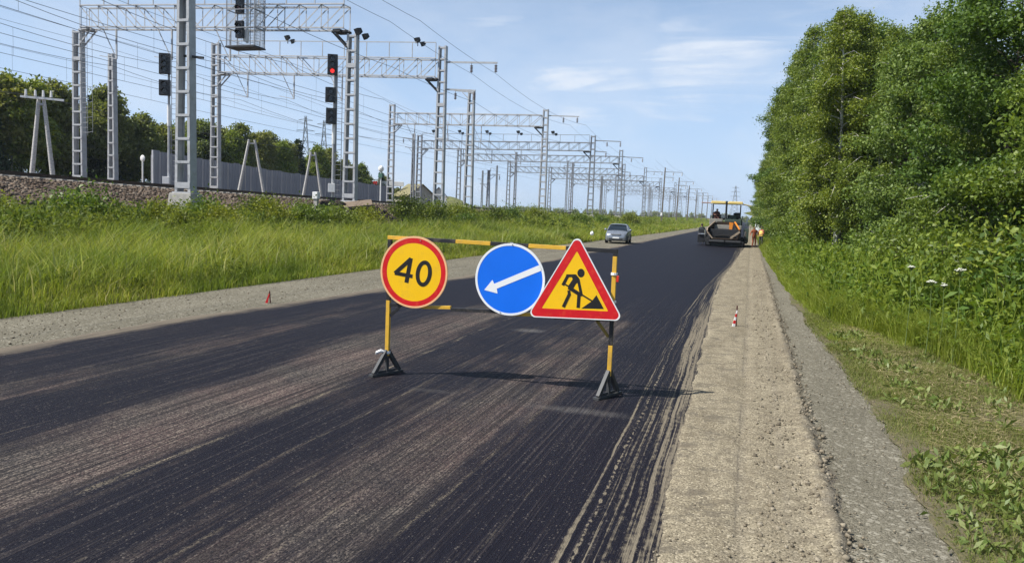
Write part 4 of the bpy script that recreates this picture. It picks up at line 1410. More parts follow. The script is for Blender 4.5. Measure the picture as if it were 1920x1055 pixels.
REED = island_mat('pale_reeds', [(0.27, 0.34, 0.09), (0.36, 0.42, 0.14), (0.24, 0.32, 0.06), (0.44, 0.43, 0.22)], 0.6, 0.2, 0.5, 0.35, 0.15)
grass('reeds', 15000, 9, 60, c1(-18.6), c1(-13.4), lambda x, y: 0.85 + 0.45 * fbm(x, y, 2), REED, 'pale broad-bladed reeds standing in the bank grass', wmin=0.024, wk=0.0013, lean=0.5, bend=0.8, clump=0.75)
grass('reeds', 6000, 10, 55, lambda y: weed_edge(y) + 0.1, lambda y: weed_edge(y) + 2.8, lambda x, y: 0.55 + 0.35 * fbm(x, y, 2), REED, 'pale grass stalks among the right weeds', wmin=0.014, wk=0.001, lean=0.6, bend=0.9, clump=0.7)
# mown strip: short green shoots, dry stubble and lying hay
grass('short_grass', 120000, 3.2, 21, lambda y: grav_r(y) - 0.10, lambda y: np.minimum(weed_edge(y) + 0.5, 4.3), lambda x, y: 0.03 + 0.17 * fbm(x * 1.3, y * 1.3, 3) ** 1.3, SHORT, 'short dry and green grass on the mown verge', p=1.5, zo=0.045, wmin=0.006, wk=0.0006, lean=0.9, bend=0.9, clump=0.35)
grass('short_grass', 26000, 3.2, 20, lambda y: grav_r(y) - 0.16, lambda y: grav_r(y) + 0.9, lambda x, y: 0.03 + 0.16 * fbm(x * 2.2, y * 2.2, 3), SHORT, 'ragged grass creeping onto the gravel edge', p=1.5, zo=0.03, wmin=0.007, wk=0.0006, lean=1.0, bend=0.9, clump=0.8, xp=1.4)
x, y = band_points(15000, 3.2, 21, lambda y: grav_r(y) + 0.25, lambda y: np.minimum(weed_edge(y) + 0.3, 4.2), 1.3)
k = fbm(x * 1.1 + 5, y * 0.8, 3) > 0.40
x, y = x[k], y[k]
P = np.stack([x, y, ground_z(x, y) + 0.085 + 0.03 * RNG.random(len(x))], -1)
Q = leaf_quads(P, 0.20, 0.0, 0.0, 0.045)
Q[..., 2] = P[:, None, 2] + (Q[..., 2] - P[:, None, 2]) * 0.15
o = place(quad_mesh('hay', Q), 'hay', HAY, kind='stuff')
o['label'] = 'cut dry hay lying on the mown verge'


def weed_clump(stalks, h, leaf, per, spread, seed, droop=0.25):
    r = np.random.default_rng(seed)
    out = []
    for _ in range(stalks):
        a, q = r.random() * 6.28, spread * math.sqrt(r.random())
        bx, by = q * math.cos(a), q * math.sin(a)
        hh = h * (0.6 + 0.5 * r.random())
        lx, ly = 0.25 * hh * r.normal(), 0.25 * hh * r.normal()
        u = (0.12 + 0.88 * np.sort(r.random(per)))
        P = np.stack([bx + lx * u ** 2, by + ly * u ** 2, hh * u], -1)
        Q = leaf_quads(P, leaf * (1.25 - 0.7 * u), 0.55, droop, 0.42, r)
        out.append(Q)
        w = 0.012
        for k in range(2):
            s0, s1 = k / 2, (k + 1) / 2
            A = np.array([bx + lx * s0 ** 2, by + ly * s0 ** 2, hh * s0])
            B = np.array([bx + lx * s1 ** 2, by + ly * s1 ** 2, hh * s1])
            out.append(np.stack([A - [w, 0, 0], A + [w, 0, 0], B + [w * .5, 0, 0], B - [w * .5, 0, 0]])[None])
    return np.concatenate(out)


def scatter(name, variants, x, y, sc, m, label, zoff=-0.03, zf=ground_z):
    """many clumps merged into one mass"""
    out = []
    k = ~bare(x, y)
    x, y, sc = x[k], y[k], sc[k]
    z = zf(x, y) + zoff
    which = RNG.integers(0, len(variants), len(x))
    ang = RNG.random(len(x)) * 6.283
    for k, V in enumerate(variants):
        i = np.where(which == k)[0]
        if not len(i):
            continue
        ca, sa, s = np.cos(ang[i])[:, None, None], np.sin(ang[i])[:, None, None], sc[i][:, None, None]
        X, Y, Z = V[None, ..., 0] * s, V[None, ..., 1] * s, V[None, ..., 2] * s
        out.append(np.stack([X * ca - Y * sa + x[i][:, None, None], X * sa + Y * ca + y[i][:, None, None], Z + z[i][:, None, None]], -1).reshape(-1, 4, 3))
    o = place(quad_mesh(name, np.concatenate(out)), name, m, kind='stuff')
    o['label'] = label
    return o


WV = [weed_clump(6, 1.0, 0.20, 11, 0.34, 100 + i) for i in range(7)]
WS = [weed_clump(4, 1.0, 0.26, 9, 0.40, 200 + i) for i in range(5)]
x, y = band_points(1900, 8, 64, c1(-22.2), c1(-17.0), 1.5, 0.9)
f = fbm(x * 0.35 + 11, y * 0.3 + 3, 3)
k = f > 0.27
x, y, f = x[k], y[k], f[k]
scatter('weeds', WV, x, y, (0.45 + 1.0 * f) * np.interp(x, [-22.2, -20.5], [0.6, 1.0]) * (0.65 + 0.6 * RNG.random(len(x))), WEED_L, 'dense dark weeds on the slope below the ballast')
x, y = band_points(420, 9, 60, c1(-17.2), c1(-13.2), 1.5, 1.2)
scatter('weeds', WV, x, y, 0.35 + 0.45 * RNG.random(len(x)), WEED_L, 'leafy weeds among the tall grass left of the road')
x, y = band_points(700, 60, 330, c1(-24.3), c1(-15.0), 1.6)
scatter('weeds', WS, x, y, 0.8 + 0.9 * RNG.random(len(x)), WEED_L, 'far weeds on the bank under the gantries')
x, y = band_points(2100, 8.5, 60, lambda y: weed_edge(y) + 0.3, lambda y: weed_edge(y) + 4.2, 1.5, 0.9)
scatter('weeds', WV, x, y, (0.55 + 0.85 * np.clip((x - weed_edge(y)) / 1.6, 0, 1)) * (0.75 + 0.5 * RNG.random(len(x))), WEED_R, 'bright leafy weeds between the verge and the trees')
x, y = band_points(300, 60, 260, lambda y: grav_r(y) + 0.8, c1(5.0), 1.4)
scatter('weeds', WS, x, y, 0.7 + 0.5 * RNG.random(len(x)), WEED_R, 'far weeds below the right trees')
# low broad-leaved plants on the mown verge
BV = []
for i in range(6):
    r = np.random.default_rng(300 + i)
    P = np.stack([0.07 * r.normal(size=18), 0.07 * r.normal(size=18), 0.02 + 0.07 * r.random(18)], -1)
    BV.append(leaf_quads(P, 0.105, 0.8, -0.5, 0.32, r))
x = np.concatenate([1.7 + 1.2 * RNG.random(260), 1.7 + 0.9 * RNG.random(110), 1.9 + 2.0 * RNG.random(120)])
y = np.concatenate([4.4 + 4.8 * RNG.random(260), 11 + 6.5 * RNG.random(110), 4 + 14 * RNG.random(120)])
k = fbm(x * 1.7, y * 1.2 + 8, 3) > 0.36
scatter('broad_leaf_plants', BV, x[k], y[k], 0.55 + 0.65 * RNG.random(k.sum()), BROAD, 'broad-leaved plants growing low on the mown verge', zoff=0.03)


# ------------------------------------------------------------------ trees
BIRCH = mat('birch_bark', (0.50, 0.48, 0.44), 0.75, 0, 0.2, 0.2, 2.0, ((0.05, 0.045, 0.04), 5.0, 0.9))
BARK = mat('dark_bark', (0.085, 0.070, 0.055), 0.9, 0, 0.2, 0.3, 3.0)


def leaf_mat(name, a, b, trans=0.34):
    m, n = newmat(name)
    g = n.new('ShaderNodeNewGeometry', out=None)
    oi = n.new('ShaderNodeObjectInfo', out=None)
    r = g.outputs['Random Per Island']
    mid = tuple((p + q) / 2 for p, q in zip(a, b))
    c = n.ramp(r, [(0.0, a), (0.55, mid), (0.93, b), (1.0, tuple(q * 1.25 for q in b))])
    c = n.mix(oi.outputs['Random'], n.mix(1.0, c, (0.86, 0.95, 1.05), 'MULTIPLY'), n.mix(1.0, c, (1.30, 1.17, 0.9), 'MULTIPLY'))
    s = n.pbr(c, 0.5, 0, 0.35)
    tl = n.new('ShaderNodeBsdfTranslucent', Color=n.mix(1.0, c, (1.25, 1.25, 0.6), 'MULTIPLY'))
    n.surf(n.new('ShaderNodeMixShader', i0=trans, i1=s, i2=tl))
    return m


L_BIRCH = leaf_mat('birch_leaves', (0.085, 0.138, 0.020), (0.205, 0.262, 0.044))
L_DARK = leaf_mat('dark_leaves', (0.062, 0.112, 0.018), (0.150, 0.215, 0.034))
L_LIGHT = leaf_mat('light_leaves', (0.105, 0.165, 0.030), (0.23, 0.29, 0.07))
L_FAR = leaf_mat('far_leaves', (0.115, 0.14, 0.036), (0.225, 0.245, 0.068), 0.4)
L_CONIF = leaf_mat('conifer_needles', (0.020, 0.040, 0.014), (0.042, 0.068, 0.022), 0.15)


def make_tree(name, H, Rad, t0, nb, per, leaf, seed, lm, bm, loc, label, group, droop=0.3, prof=None, up=0.5, cl=0.32, lean=0.0, thick=0.012, multi=1):
    r = np.random.default_rng(seed)
    t = thing(name, loc, label, 'tree', group=group)
    tb = MB()
    C = []
    for st in range(multi):
        bx, by = (0, 0) if multi == 1 else (0.5 * r.normal(), 0.5 * r.normal())
        kx, ky = lean + 0.02 * r.normal(), 0.02 * r.normal()
        pts = [(bx + kx * H * u + 0.12 * math.sin(3 * u + st), by + ky * H * u + 0.12 * math.sin(4 * u + 1), H * u) for u in (0, .12, .25, .4, .55, .7, .85, .98)]
        tb.path([(pts[0][0], pts[0][1], -0.5)] + pts, [H * thick * 1.25] + [H * thick * (1 - 0.93 * u) for u in (0, .12, .25, .4, .55, .7, .85, .98)], 7)
        at = lambda u: np.array([np.interp(u, (0, .12, .25, .4, .55, .7, .85, .98), [p[k] for p in pts]) for k in range(3)])
        for i in range(nb // multi):
            u = t0 + (0.97 - t0) * ((i + r.random()) / (nb // multi))
            s = (u - t0) / (0.97 - t0)
            env = prof(s) if prof else (math.sin(math.pi * min(1, 0.20 + 0.80 * s) ** 0.80) ** 0.5)
            ln = Rad * env * (0.6 + 0.55 * r.random()) + 0.2
            az = 2.4 * i + r.random() * 1.2
            el = R(38 - 22 * (1 - s)) + 0.25 * r.normal()
            a = at(u)
            d = np.array([math.cos(az) * math.cos(el), math.sin(az) * math.cos(el), math.sin(el)])
            bent = np.array([0, 0, -droop])
            e1, e2 = a + d * ln * 0.55, a + d * ln + bent * ln * 0.5
            tb.path([a, e1, e2], [H * thick * 0.30 * (1 - 0.6 * u), H * thick * 0.16 * (1 - 0.5 * u), 0.008], 5)
            k = max(2, int(round(ln / 0.62)))
            sd = np.cross(d, [0, 0, 1.0])
            for j in range(k):
                w = 0.42 + 0.62 * (j + 0.3 + 0.5 * r.random()) / k
                q = a + d * ln * w + bent * ln * 0.5 * w * w
                for sgn in ((-1, 1) if (j < k - 1 and ln > 1.0) else (0,)):
                    C.append(q + sd * sgn * (0.22 + 0.25 * r.random()) * ln * 0.42 + r.normal(size=3) * 0.10)
        for j in range(5):
            C.append(at(0.97) + r.normal(size=3) * 0.2 + np.array([0, 0, 0.1 * j]))
    tb.build('trunk', bm, t, smooth=True)
    C = np.array(C)
    cnt = (per * 1.9 * (0.5 + 1.0 * r.random(len(C)))).astype(int)
    i = np.repeat(np.arange(len(C)), cnt)
    n = len(i)
    g = unit_vecs(r.normal(size=(n, 3))) * (r.random((n, 1)) ** 0.45) * np.array([1.5, 1.5, 0.85]) * cl * (0.8 + 0.5 * r.random(len(C)))[i][:, None]
    g[:, 2] -= droop * np.abs(r.normal(size=n)) * cl * 1.4
    loose = r.random(n) < 0.16
    g[loose] *= 1.7
    P = C[i] + g
    me = quad_mesh('crown', leaf_quads(P, leaf, up, droop, 0.62, r))
    place(me, 'crown', lm, t)
    return t


PARK = (0, 0, 0)
GR_R = 'trees of the roadside wood on the right'
# big dark-leaved tree at the right edge, then birches and aspens receding
big1 = make_tree('broadleaf_tree', 12.5, 3.7, 0.12, 60, 96, 0.112, 1, L_DARK, BARK, (8.0, 20.5, -0.1), 'big dark leafy tree reaching above the top right corner', GR_R, 0.15, up=0.6, cl=0.34)
big2 = make_tree('broadleaf_tree', 10.4, 3.0, 0.10, 52, 90, 0.115, 2, L_DARK, BARK, (7.0, 26.8, -0.1), 'dark round-leaved tree left of the biggest right tree', GR_R, 0.15, up=0.6, cl=0.34)
light1 = make_tree('sapling_tree', 7.0, 1.5, 0.28, 24, 60, 0.105, 3, L_LIGHT, BARK, (5.5, 13.2, -0.1), 'pale sunlit young tree reaching in at the right picture edge', GR_R, 0.2, up=0.6, cl=0.22)
bA = make_tree('birch_tree', 13.7, 2.6, 0.13, 66, 78, 0.118, 4, L_BIRCH, BIRCH, (4.4, 47, -0.1), 'tall birch with pointed crown in the middle of the right wood edge', GR_R, 0.6, cl=0.30, lean=-0.01)
bB = make_tree('birch_tree', 15.4, 2.5, 0.15, 64, 78, 0.122, 5, L_BIRCH, BIRCH, (3.6, 57, -0.1), 'slim birch forming the left front corner of the right wood', GR_R, 0.65, cl=0.28, lean=-0.012)
bC = make_tree('aspen_tree', 10.4, 2.7, 0.12, 66, 74, 0.118, 6, L_LIGHT, BIRCH, (6.0, 33.5, -0.1), 'light green aspen standing between dark tree and birches', GR_R, 0.3, cl=0.30)
bD = make_tree('broadleaf_tree', 15.4, 2.8, 0.08, 66, 74, 0.122, 7, L_DARK, BARK, (3.4, 65, -0.1), 'dark broadleaf tree behind the slim birches', GR_R, 0.25, cl=0.32)
FT = {o: family(o) for o in (big1, big2, light1, bA, bB, bC, bD)}
PROT = [bA, bB, bC, bD, big2]
rr = random.Random(5)
k = 0
y = 69.0
while y < 200:
    x = float(np.interp(y, [40, 60, 90, 140, 200], [4.6, 3.5, 3.2, 3.0, 3.0])) + rr.uniform(-0.2, 0.5)
    p = PROT[(k * 3 + 1) % 4]
    dup(p, (x, y, -0.1), rr.uniform(0, 6.28), rr.uniform(0.88, 1.12), 'tree in the far front row of the right wood, past the birches', GR_R, FT[p])
    y += 4.2 + y * 0.012
    k += 1
for (x, y, p, s, lab) in ((3.9, 40.2, bB, 0.80, 'birch whose bare white trunk shows above the weeds, nearest the road'), (4.3, 41.6, bA, 0.9, 'birch standing close behind the bare white trunk'), (5.4, 43.0, bC, 1.15, 'light green aspen behind the pair of white trunks'),
                     (5.0, 51.5, bC, 1.3, 'tall aspen between the two tallest front birches'), (6.9, 30.2, bA, 0.72, 'small birch just left of the dark round-leaved tree'), (6.2, 37.0, bD, 0.69, 'dark tree behind the light green front aspen'), (5.3, 39.4, bB, 0.74, 'slender birch right of the bare white trunk')):
    dup(p, (x, y, -0.1), rr.uniform(0, 6.28), s, lab, GR_R, FT[p])
y = 17.0
while y < 110:
    for row in range(2):
        x = float(np.interp(y, [10, 30, 60, 110], [11.0, 9.6, 8.0, 7.2])) + row * 3.8 + rr.uniform(-0.6, 0.6)
        p = PROT[k % 5]
        k += 1
        hh = {bA: 13.7, bB: 15.4, bC: 10.4, bD: 15.4, big2: 10.4}[p]
        dup(p, (x, y + rr.uniform(-1, 1), -0.1), rr.uniform(0, 6.28), float(np.interp(y, [17, 25, 35, 50, 70], [11.0, 9.0, 10.0, 12.4, 14])) / hh * rr.uniform(0.88, 1.06), 'tree deeper inside the right wood, behind the front row', GR_R, FT[p])
    y += 4.6
for (x, y, s) in ((8.2, 15.4, 1.0), (8.6, 11.8, 1.1)):
    dup(light1, (x, y, -0.1), rr.uniform(0, 6.28), s, 'pale young tree at the right picture edge, behind the sunlit one', GR_R, FT[light1])


# shrubs
def make_bush(name, H, Rad, nb, per, leaf, seed, lm, loc, label, group, cl=0.22):
    r = np.random.default_rng(seed)
    t = thing(name, loc, label, 'bush', group=group)
    sb, C = MB(), []
    for i in range(nb):
        az, el = r.random() * 6.28, R(30 + 55 * r.random())
        ln = H * (0.65 + 0.4 * r.random())
        e = np.array([math.cos(az) * math.cos(el) * Rad * 1.1, math.sin(az) * math.cos(el) * Rad * 1.1, math.sin(el) * ln])
        b0 = r.normal(size=3) * np.array([0.15, 0.15, 0])
        sb.path([(b0[0], b0[1], -0.15), tuple(b0 + e * 0.5), tuple(b0 + e)], [0.022, 0.014, 0.006], 5)
        for w in np.linspace(0.25, 1.0, 6):
            C.append(b0 + e * w + r.normal(size=3) * 0.12)
    sb.build('stems', BARK, t)
    C = np.array(C)
    P = C[np.repeat(np.arange(len(C)), per)] + r.normal(size=(len(C) * per, 3)) * cl
    P[:, 2] = np.maximum(P[:, 2], 0.02)
    place(quad_mesh('foliage', leaf_quads(P, leaf, 0.6, 0.1, 0.5, r)), 'foliage', lm, t)
    return t


GB = 'bushes along the railway slope'
L_OLIVE = leaf_mat('olive_leaves', (0.13, 0.165, 0.020), (0.215, 0.25, 0.036))
s1 = make_bush('bush', 1.7, 1.3, 30, 26, 0.15, 21, L_OLIVE, (-22.4, 49.4, float(ground_z(-22.4, 49.4))), 'olive green bush right of the dark rubble', GB)
s2 = make_bush('bush', 1.3, 1.0, 26, 24, 0.15, 22, L_DARK, (-21.0, 20.8, float(ground_z(-21.0, 20.8))), 'dark bush on the slope at the far left', GB)
F1, F2 = family(s1), family(s2)
for (x, y, p, f, s, lab) in ((-20.4, 47.2, s1, F1, 0.75, 'small olive bush touching the dark rubble'), (-21.6, 52.5, s1, F1, 1.0, 'olive bush behind the speed limit sign'), (-21.5, 70.5, s2, F2, 1.25, 'dark green bush behind the blue arrow sign'),
                             (-20.5, 33.5, s2, F2, 0.95, 'dark bush between the big mast and the red signal'), (-21.3, 27.2, s2, F2, 0.9, 'dark bush left of the big mast footing'), (-19.8, 38.5, s1, F1, 0.8, 'low bush in front of the marker post'),
                             (-19.0, 90.0, s2, F2, 1.3, 'bush on the bank left of the silver car'), (-22.3, 36.4, s2, F2, 0.7, 'low dark bush right of the big mast footing')):
    dup(p, (x, y, float(ground_z(x, y)) - 0.02), rr.uniform(0, 6.28), s, lab, GB, f)
for (x, y, q, s_) in ((-21.0, 17.5, 0, .65), (-20.0, 19.2, 1, .7), (-20.3, 23.6, 0, .7), (-20.9, 25.0, 1, .7), (-19.6, 26.0, 0, .7), (-20.4, 30.4, 0, .8), (-21.8, 31.8, 0, .75), (-19.3, 34.8, 0, .8), (-21.6, 37.8, 1, .8), (-20.0, 54.5, 1, .9), (-21.8, 57.5, 0, .9), (-20.0, 62.0, 0, 1.0), (-21.0, 78.0, 0, 1.1), (-19.0, 104.0, 1, 1.2), (-18.0, 122.0, 0, 1.3)):
    dup((s1, s2)[q], (x, y, float(ground_z(x, y)) - 0.05), rr.uniform(0, 6.28), s_, 'low bush mixed into the weeds on the railway slope', GB, (F1, F2)[q])
GU = 'undergrowth bushes at the foot of the right wood'
u1 = make_bush('bush', 2.6, 1.6, 40, 30, 0.15, 31, L_DARK, (5.9, 17.6, -0.12), 'dark undergrowth bush below the biggest right tree', GU, 0.28)
u2 = make_bush('bush', 2.3, 1.5, 36, 30, 0.14, 32, L_BIRCH, (5.1, 22.2, -0.12), 'undergrowth bush at the foot of the right wood', GU, 0.28)
G1_, G2_ = family(u1), family(u2)
for i, y in enumerate((13.8, 19.8, 24.5, 27.6, 30.4, 33.5, 53.0, 58.0, 63.0, 69.0, 76.0, 84.0, 93.0, 104.0)):
    x = float(np.interp(y, [12, 20, 30, 45, 60, 90, 110], [6.6, 5.6, 4.7, 4.0, 3.4, 2.9, 2.8])) + rr.uniform(-0.25, 0.35)
    p, f = ((u1, G1_), (u2, G2_))[i % 2]
    dup(p, (x, y, -0.15), rr.uniform(0, 6.28), rr.uniform(0.75, 1.1), 'undergrowth bush at the foot of the right wood', GU, f)

# forest behind the railway
GF = 'trees of the forest behind the railway'
fp = [make_tree('forest_tree', 11.0, 2.4, 0.36, 46, 26, 0.34, 41, L_FAR, BARK, (-62, 47, 2), 'tall tree of the forest behind the railway', GF, 0.2, cl=0.42, thick=0.011),
      make_tree('forest_tree', 9.8, 2.0, 0.32, 44, 26, 0.32, 42, L_BIRCH, BIRCH, (-60, 52, 2), 'tall tree of the forest behind the railway', GF, 0.4, cl=0.40, thick=0.009),
      make_tree('forest_tree', 10.0, 2.7, 0.33, 46, 26, 0.34, 43, L_FAR, BARK, (-61, 57, 2), 'tall tree of the forest behind the railway', GF, 0.2, cl=0.45, thick=0.011),
      make_tree('forest_tree', 9.9, 2.0, 0.10, 60, 22, 0.30, 44, L_CONIF, BARK, (-63, 64, 2), 'dark pointed conifer in the forest behind the railway', GF, 0.5, prof=lambda s: 1.0 - 0.93 * s, cl=0.30, thick=0.011)]
FF = [family(o) for o in fp]
k = 0
for row, (xr, st) in enumerate(((-59.5, 3.0), (-63.0, 3.1), (-66.5, 3.4), (-71.0, 4.0))):
    y = 39.0 + row * 1.3
    while y < 131 + row * 9:
        kind = (0, 1, 2, 0, 2, 1, 0, 3)[(k * 5 + row) % 8]
        hs = float(np.interp(y, [40, 52, 56, 62, 70, 88, 96, 112, 128], [0.84, 0.98, 0.93, 0.84, 0.92, 0.78, 0.84, 0.70, 0.40])) * rr.uniform(0.80, 1.12)
        k += 1
        if rr.random() > 0.06:
            dup(fp[kind], (xr + rr.uniform(-1.1, 1.1), y, 2.3 - 0.006 * y), rr.uniform(0, 6.28), hs, 'dark pointed conifer in the forest behind the railway' if kind == 3 else 'tall tree of the forest behind the railway', GF, FF[kind])
        y += st * rr.uniform(0.75, 1.3)
for i, y in enumerate(np.arange(41, 128, 9.5)):
    dup(u1 if i % 2 else u2, (-58.2 + rr.uniform(-0.8, 0.6), float(y), 2.3), rr.uniform(0, 6.28), rr.uniform(0.5, 0.8), 'undergrowth bush before the forest trunks behind the railway', 'undergrowth bushes of the forest behind the railway', G1_ if i % 2 else G2_)
for i, y in enumerate(np.arange(36, 140, 4.6)):
    dup(u1 if i % 2 else u2, (-67.5 + rr.uniform(-1.5, 1.0), float(y), 2.2), rr.uniform(0, 6.28), rr.uniform(1.0, 1.5), 'dark undergrowth bush between the forest trunks behind the railway', 'undergrowth bushes of the forest behind the railway', G1_ if i % 2 else G2_)
# far wood on the horizon
x = np.concatenate([-420 + 900 * RNG.random(500), 4 + 60 * RNG.random(120)])
y = np.concatenate([720 + 160 * RNG.random(500), 300 + 300 * RNG.random(120)])
TV = [weed_clump(7, 1.0, 0.42, 22, 0.38, 500 + i, 0.1) for i in range(4)]
sc = np.where(np.arange(len(x)) < 500, 5.0, 11.0) * (0.6 + 0.6 * RNG.random(len(x)))
scatter('distant_wood', TV, x, y, sc, L_FAR, 'low dark wood along the horizon')

# white umbels among the weeds on the right
UMB = mat('white_umbel', (0.55, 0.56, 0.46), 0.7, var=0.15, vs=30)
STEM = mat('green_stem', (0.12, 0.17, 0.05), 0.6)
for i, (x, y, h, s, lab) in enumerate(((3.5, 15.2, 1.62, 0.085, 'highest white flower umbel above the weeds on the right'), (3.15, 15.6, 1.36, 0.08, 'flat white flower umbel at the front of the right weeds'),
                                       (2.95, 16.4, 1.56, 0.055, 'small pale flower umbel nearest to the road among right weeds'), (3.42, 15.9, 1.28, 0.045, 'tiny white flower umbel beside the flat one in the right weeds'))):
    t = thing('hogweed', (x, y, -0.1), lab, 'flower', group='white umbels on the right verge')
    sb = MB().path([(0, 0, 0), (0.03, 0.02, h * 0.6), (0.0, 0, h)], [0.008, 0.007, 0.005], 6)
    fl = MB()
    r = np.random.default_rng(i)
    for j in range(22):
        a, q = 2.4 * j, s * math.sqrt((j + 0.5) / 22)
        e = (q * math.cos(a), q * math.sin(a), h + 0.09 - q * 0.35 + 0.01 * r.normal())
        sb.bar((0, 0, h), e, 0.005, 0.005)
        fl.ball(e, 0.019, 6, 4, (1, 1, 0.5))
    sb.build('stem', STEM, t)
    fl.build('umbel', UMB, t)
    lf = leaf_quads(np.array([[0, 0, h * q] for q in (0.2, 0.3, 0.42, 0.55)]), 0.14, 0.6, 0.1, 0.6)
    place(quad_mesh('leaves', lf), 'leaves', WEED_R, t)
# ------------------------------------------------------------------ barrier and its three signs
YEL = mat('yellow_enamel', (0.72, 0.42, 0.045), 0.45, 0, 0.4, 0.12, 5.0, ((0.40, 0.26, 0.10), 9.0, 0.45))
BLK = mat('black_enamel', (0.020, 0.020, 0.022), 0.5, 0, 0.4, 0.2, 6.0, ((0.12, 0.10, 0.08), 8.0, 0.5))
FOOTM = mat('scuffed_grey_foot', (0.055, 0.058, 0.062), 0.55, 0.1, 0.4, 0.25, 8.0, ((0.05, 0.05, 0.05), 7.0, 0.7))
S_YEL = mat('sign_yellow', (0.93, 0.54, 0.004), 0.38, 0, 0.5, 0.03, 2.0, ((0.62, 0.36, 0.05), 5.0, 0.22))
S_RED = mat('sign_red', (0.62, 0.008, 0.014), 0.38, 0, 0.5, 0.06, 4.0, ((0.80, 0.12, 0.03), 11.0, 0.25))
S_BLUE = mat('sign_blue', (0.004, 0.155, 0.80), 0.36, 0, 0.5, 0.05, 2.0)
S_WHITE = mat('sign_white', (0.83, 0.84, 0.84), 0.4, 0, 0.4, 0.03)
S_PEACH = mat('sign_rim_peach', (0.85, 0.48, 0.24), 0.45, 0, 0.4, 0.1, 8.0)
S_BLACK = mat('sign_black', (0.016, 0.015, 0.014), 0.45, 0, 0.4, 0.2, 9.0)
S_BACK = mat('sign_back', (0.35, 0.36, 0.37), 0.45, 0.4, 0.4)

BX, BY = -4.635, 9.72
bar_ = thing('road_barrier', (BX, BY, 0), 'striped yellow and black barrier frame carrying three signs on the road', 'road barrier', rz=0.02)
WB = 3.045
top_l, top_r = 1.87, 1.845
segs = [(-0.03, 0.47, YEL), (0.47, 0.94, BLK), (0.94, 1.42, YEL), (1.42, 1.93, BLK), (1.93, 2.42, YEL), (2.42, WB + 0.03, BLK)]
for a, b_, m in segs:
    za, zb2 = [top_l + (top_r - top_l) * q / WB for q in (a, b_)]
    MB().bar((a + 0.001, 0, za), (b_ - 0.001, 0, zb2), 0.05, 0.05).build('top_rail', m, bar_, bevel=0.004)
for a, b_, m in ((0.025, 0.48, BLK), (0.48, 0.90, YEL), (0.90, 1.75, BLK), (1.75, 2.3, YEL), (2.3, WB - 0.025, BLK)):
    MB().bar((a + 0.001, 0, 0.96), (b_ - 0.001, 0, 0.985), 0.045, 0.045).build('lower_rail', m, bar_, bevel=0.004)
for x0, pieces in ((0.0, ((0.26, 1.02, YEL), (1.02, 1.45, BLK), (1.45, 1.62, YEL), (1.62, 1.843, BLK))), (WB, ((0.27, 0.66, YEL), (0.66, 1.05, BLK), (1.05, 1.78, YEL), (1.78, 1.818, BLK)))):
    for a, b_, m in pieces:
        MB().bar((x0 + (0.0 if x0 else 0.0), 0, a), (x0, 0, b_ - 0.001), 0.052, 0.052, (0, 1, 0)).build('post', m, bar_, bevel=0.004)
    f = MB()
    f.bar((x0, -0.235, 0.035), (x0, -0.012, 0.33), 0.055, 0.05, (1, 0, 0))
    f.bar((x0, 0.225, 0.035), (x0, 0.012, 0.33), 0.055, 0.05, (1, 0, 0))
    f.bar((x0, 0, 0.03), (x0, 0, 0.262), 0.04, 0.04, (0, 1, 0))
    f.bar((x0, -0.29, 0.018), (x0, 0.27, 0.018), 0.085, 0.036)
    f.bar((x0, -0.16, 0.05), (x0, 0.16, 0.05), 0.012, 0.03)
    f.v = [(p[0] - x0, p[1], p[2]) for p in f.v]
    fo = f.build('foot', FOOTM, bar_, (x0, 0, 0), bevel=0.003)
    fo.rotation_euler = (0, 0, -0.40)
MB().bar((0.03, 0.0, 0.81), (0.17, 0.0, 0.94), 0.035, 0.035).build('gusset', BLK, bar_)
MB().bar((WB - 0.03, 0.0, 0.76), (WB - 0.19, 0.0, 0.96), 0.035, 0.035).build('gusset', mat('worn_yellow_black', (0.22, 0.15, 0.03), 0.6, var=0.5), bar_)
b = MB().path([(-0.02, -0.03, 0.315), (-0.07, -0.06, 0.33), (-0.13, -0.05, 0.30), (-0.15, -0.04, 0.27)], [0.012, 0.026, 0.022, 0.008], 6)
b.tube((0, 0, 0.29), (0, 0, 0.325), 0.042, n=10)
b.build('tied_rag', S_WHITE, bar_)
b = MB().box((WB + 0.048, -0.01, 1.50), (0.03, 0.04, 0.08))
b.build('red_reflector', S_RED, bar_, bevel=0.008)
b = MB().tube((WB, 0, 1.545), (WB, 0, 1.575), 0.043, n=10)
b.tube((WB, 0, 1.20), (WB, 0, 1.225), 0.043, n=10)
b.build('clamp', S_WHITE, bar_)


def circ(r, n=64, cx=0, cz=0, rx=None, tilt=0):
    rx = r if rx is None else rx
    out = []
    for i in range(n):
        a = 2 * math.pi * i / n
        x, z = rx * math.cos(a), r * math.sin(a)
        out.append((cx + x * math.cos(tilt) - z * math.sin(tilt), cz + x * math.sin(tilt) + z * math.cos(tilt)))
    return out


def flatbar(p, q, w, y0, y1, ext=0.0):
    (x0, z0), (x1, z1) = p, q
    d = math.hypot(x1 - x0, z1 - z0)
    ux, uz = (x1 - x0) / d, (z1 - z0) / d
    nx, nz = -uz * w / 2, ux * w / 2
    x0, z0, x1, z1 = x0 - ux * ext, z0 - uz * ext, x1 + ux * ext, z1 + uz * ext
    return [(x0 - nx, z0 - nz), (x1 - nx, z1 - nz), (x1 + nx, z1 + nz), (x0 + nx, z0 + nz)]


def sign_base(name, loc, label, outline, m_back):
    t = thing(name, loc, label, 'road sign', rz=0.02, group='road signs on the barrier')
    MB().prism(outline, 0.0, 0.018).build('back_plate', m_back, t)
    b = MB().box((0, 0.03, top_l - loc[2] - 0.08), (0.04, 0.016, 0.20))
    b.build('bracket', S_BACK, t)
    return t


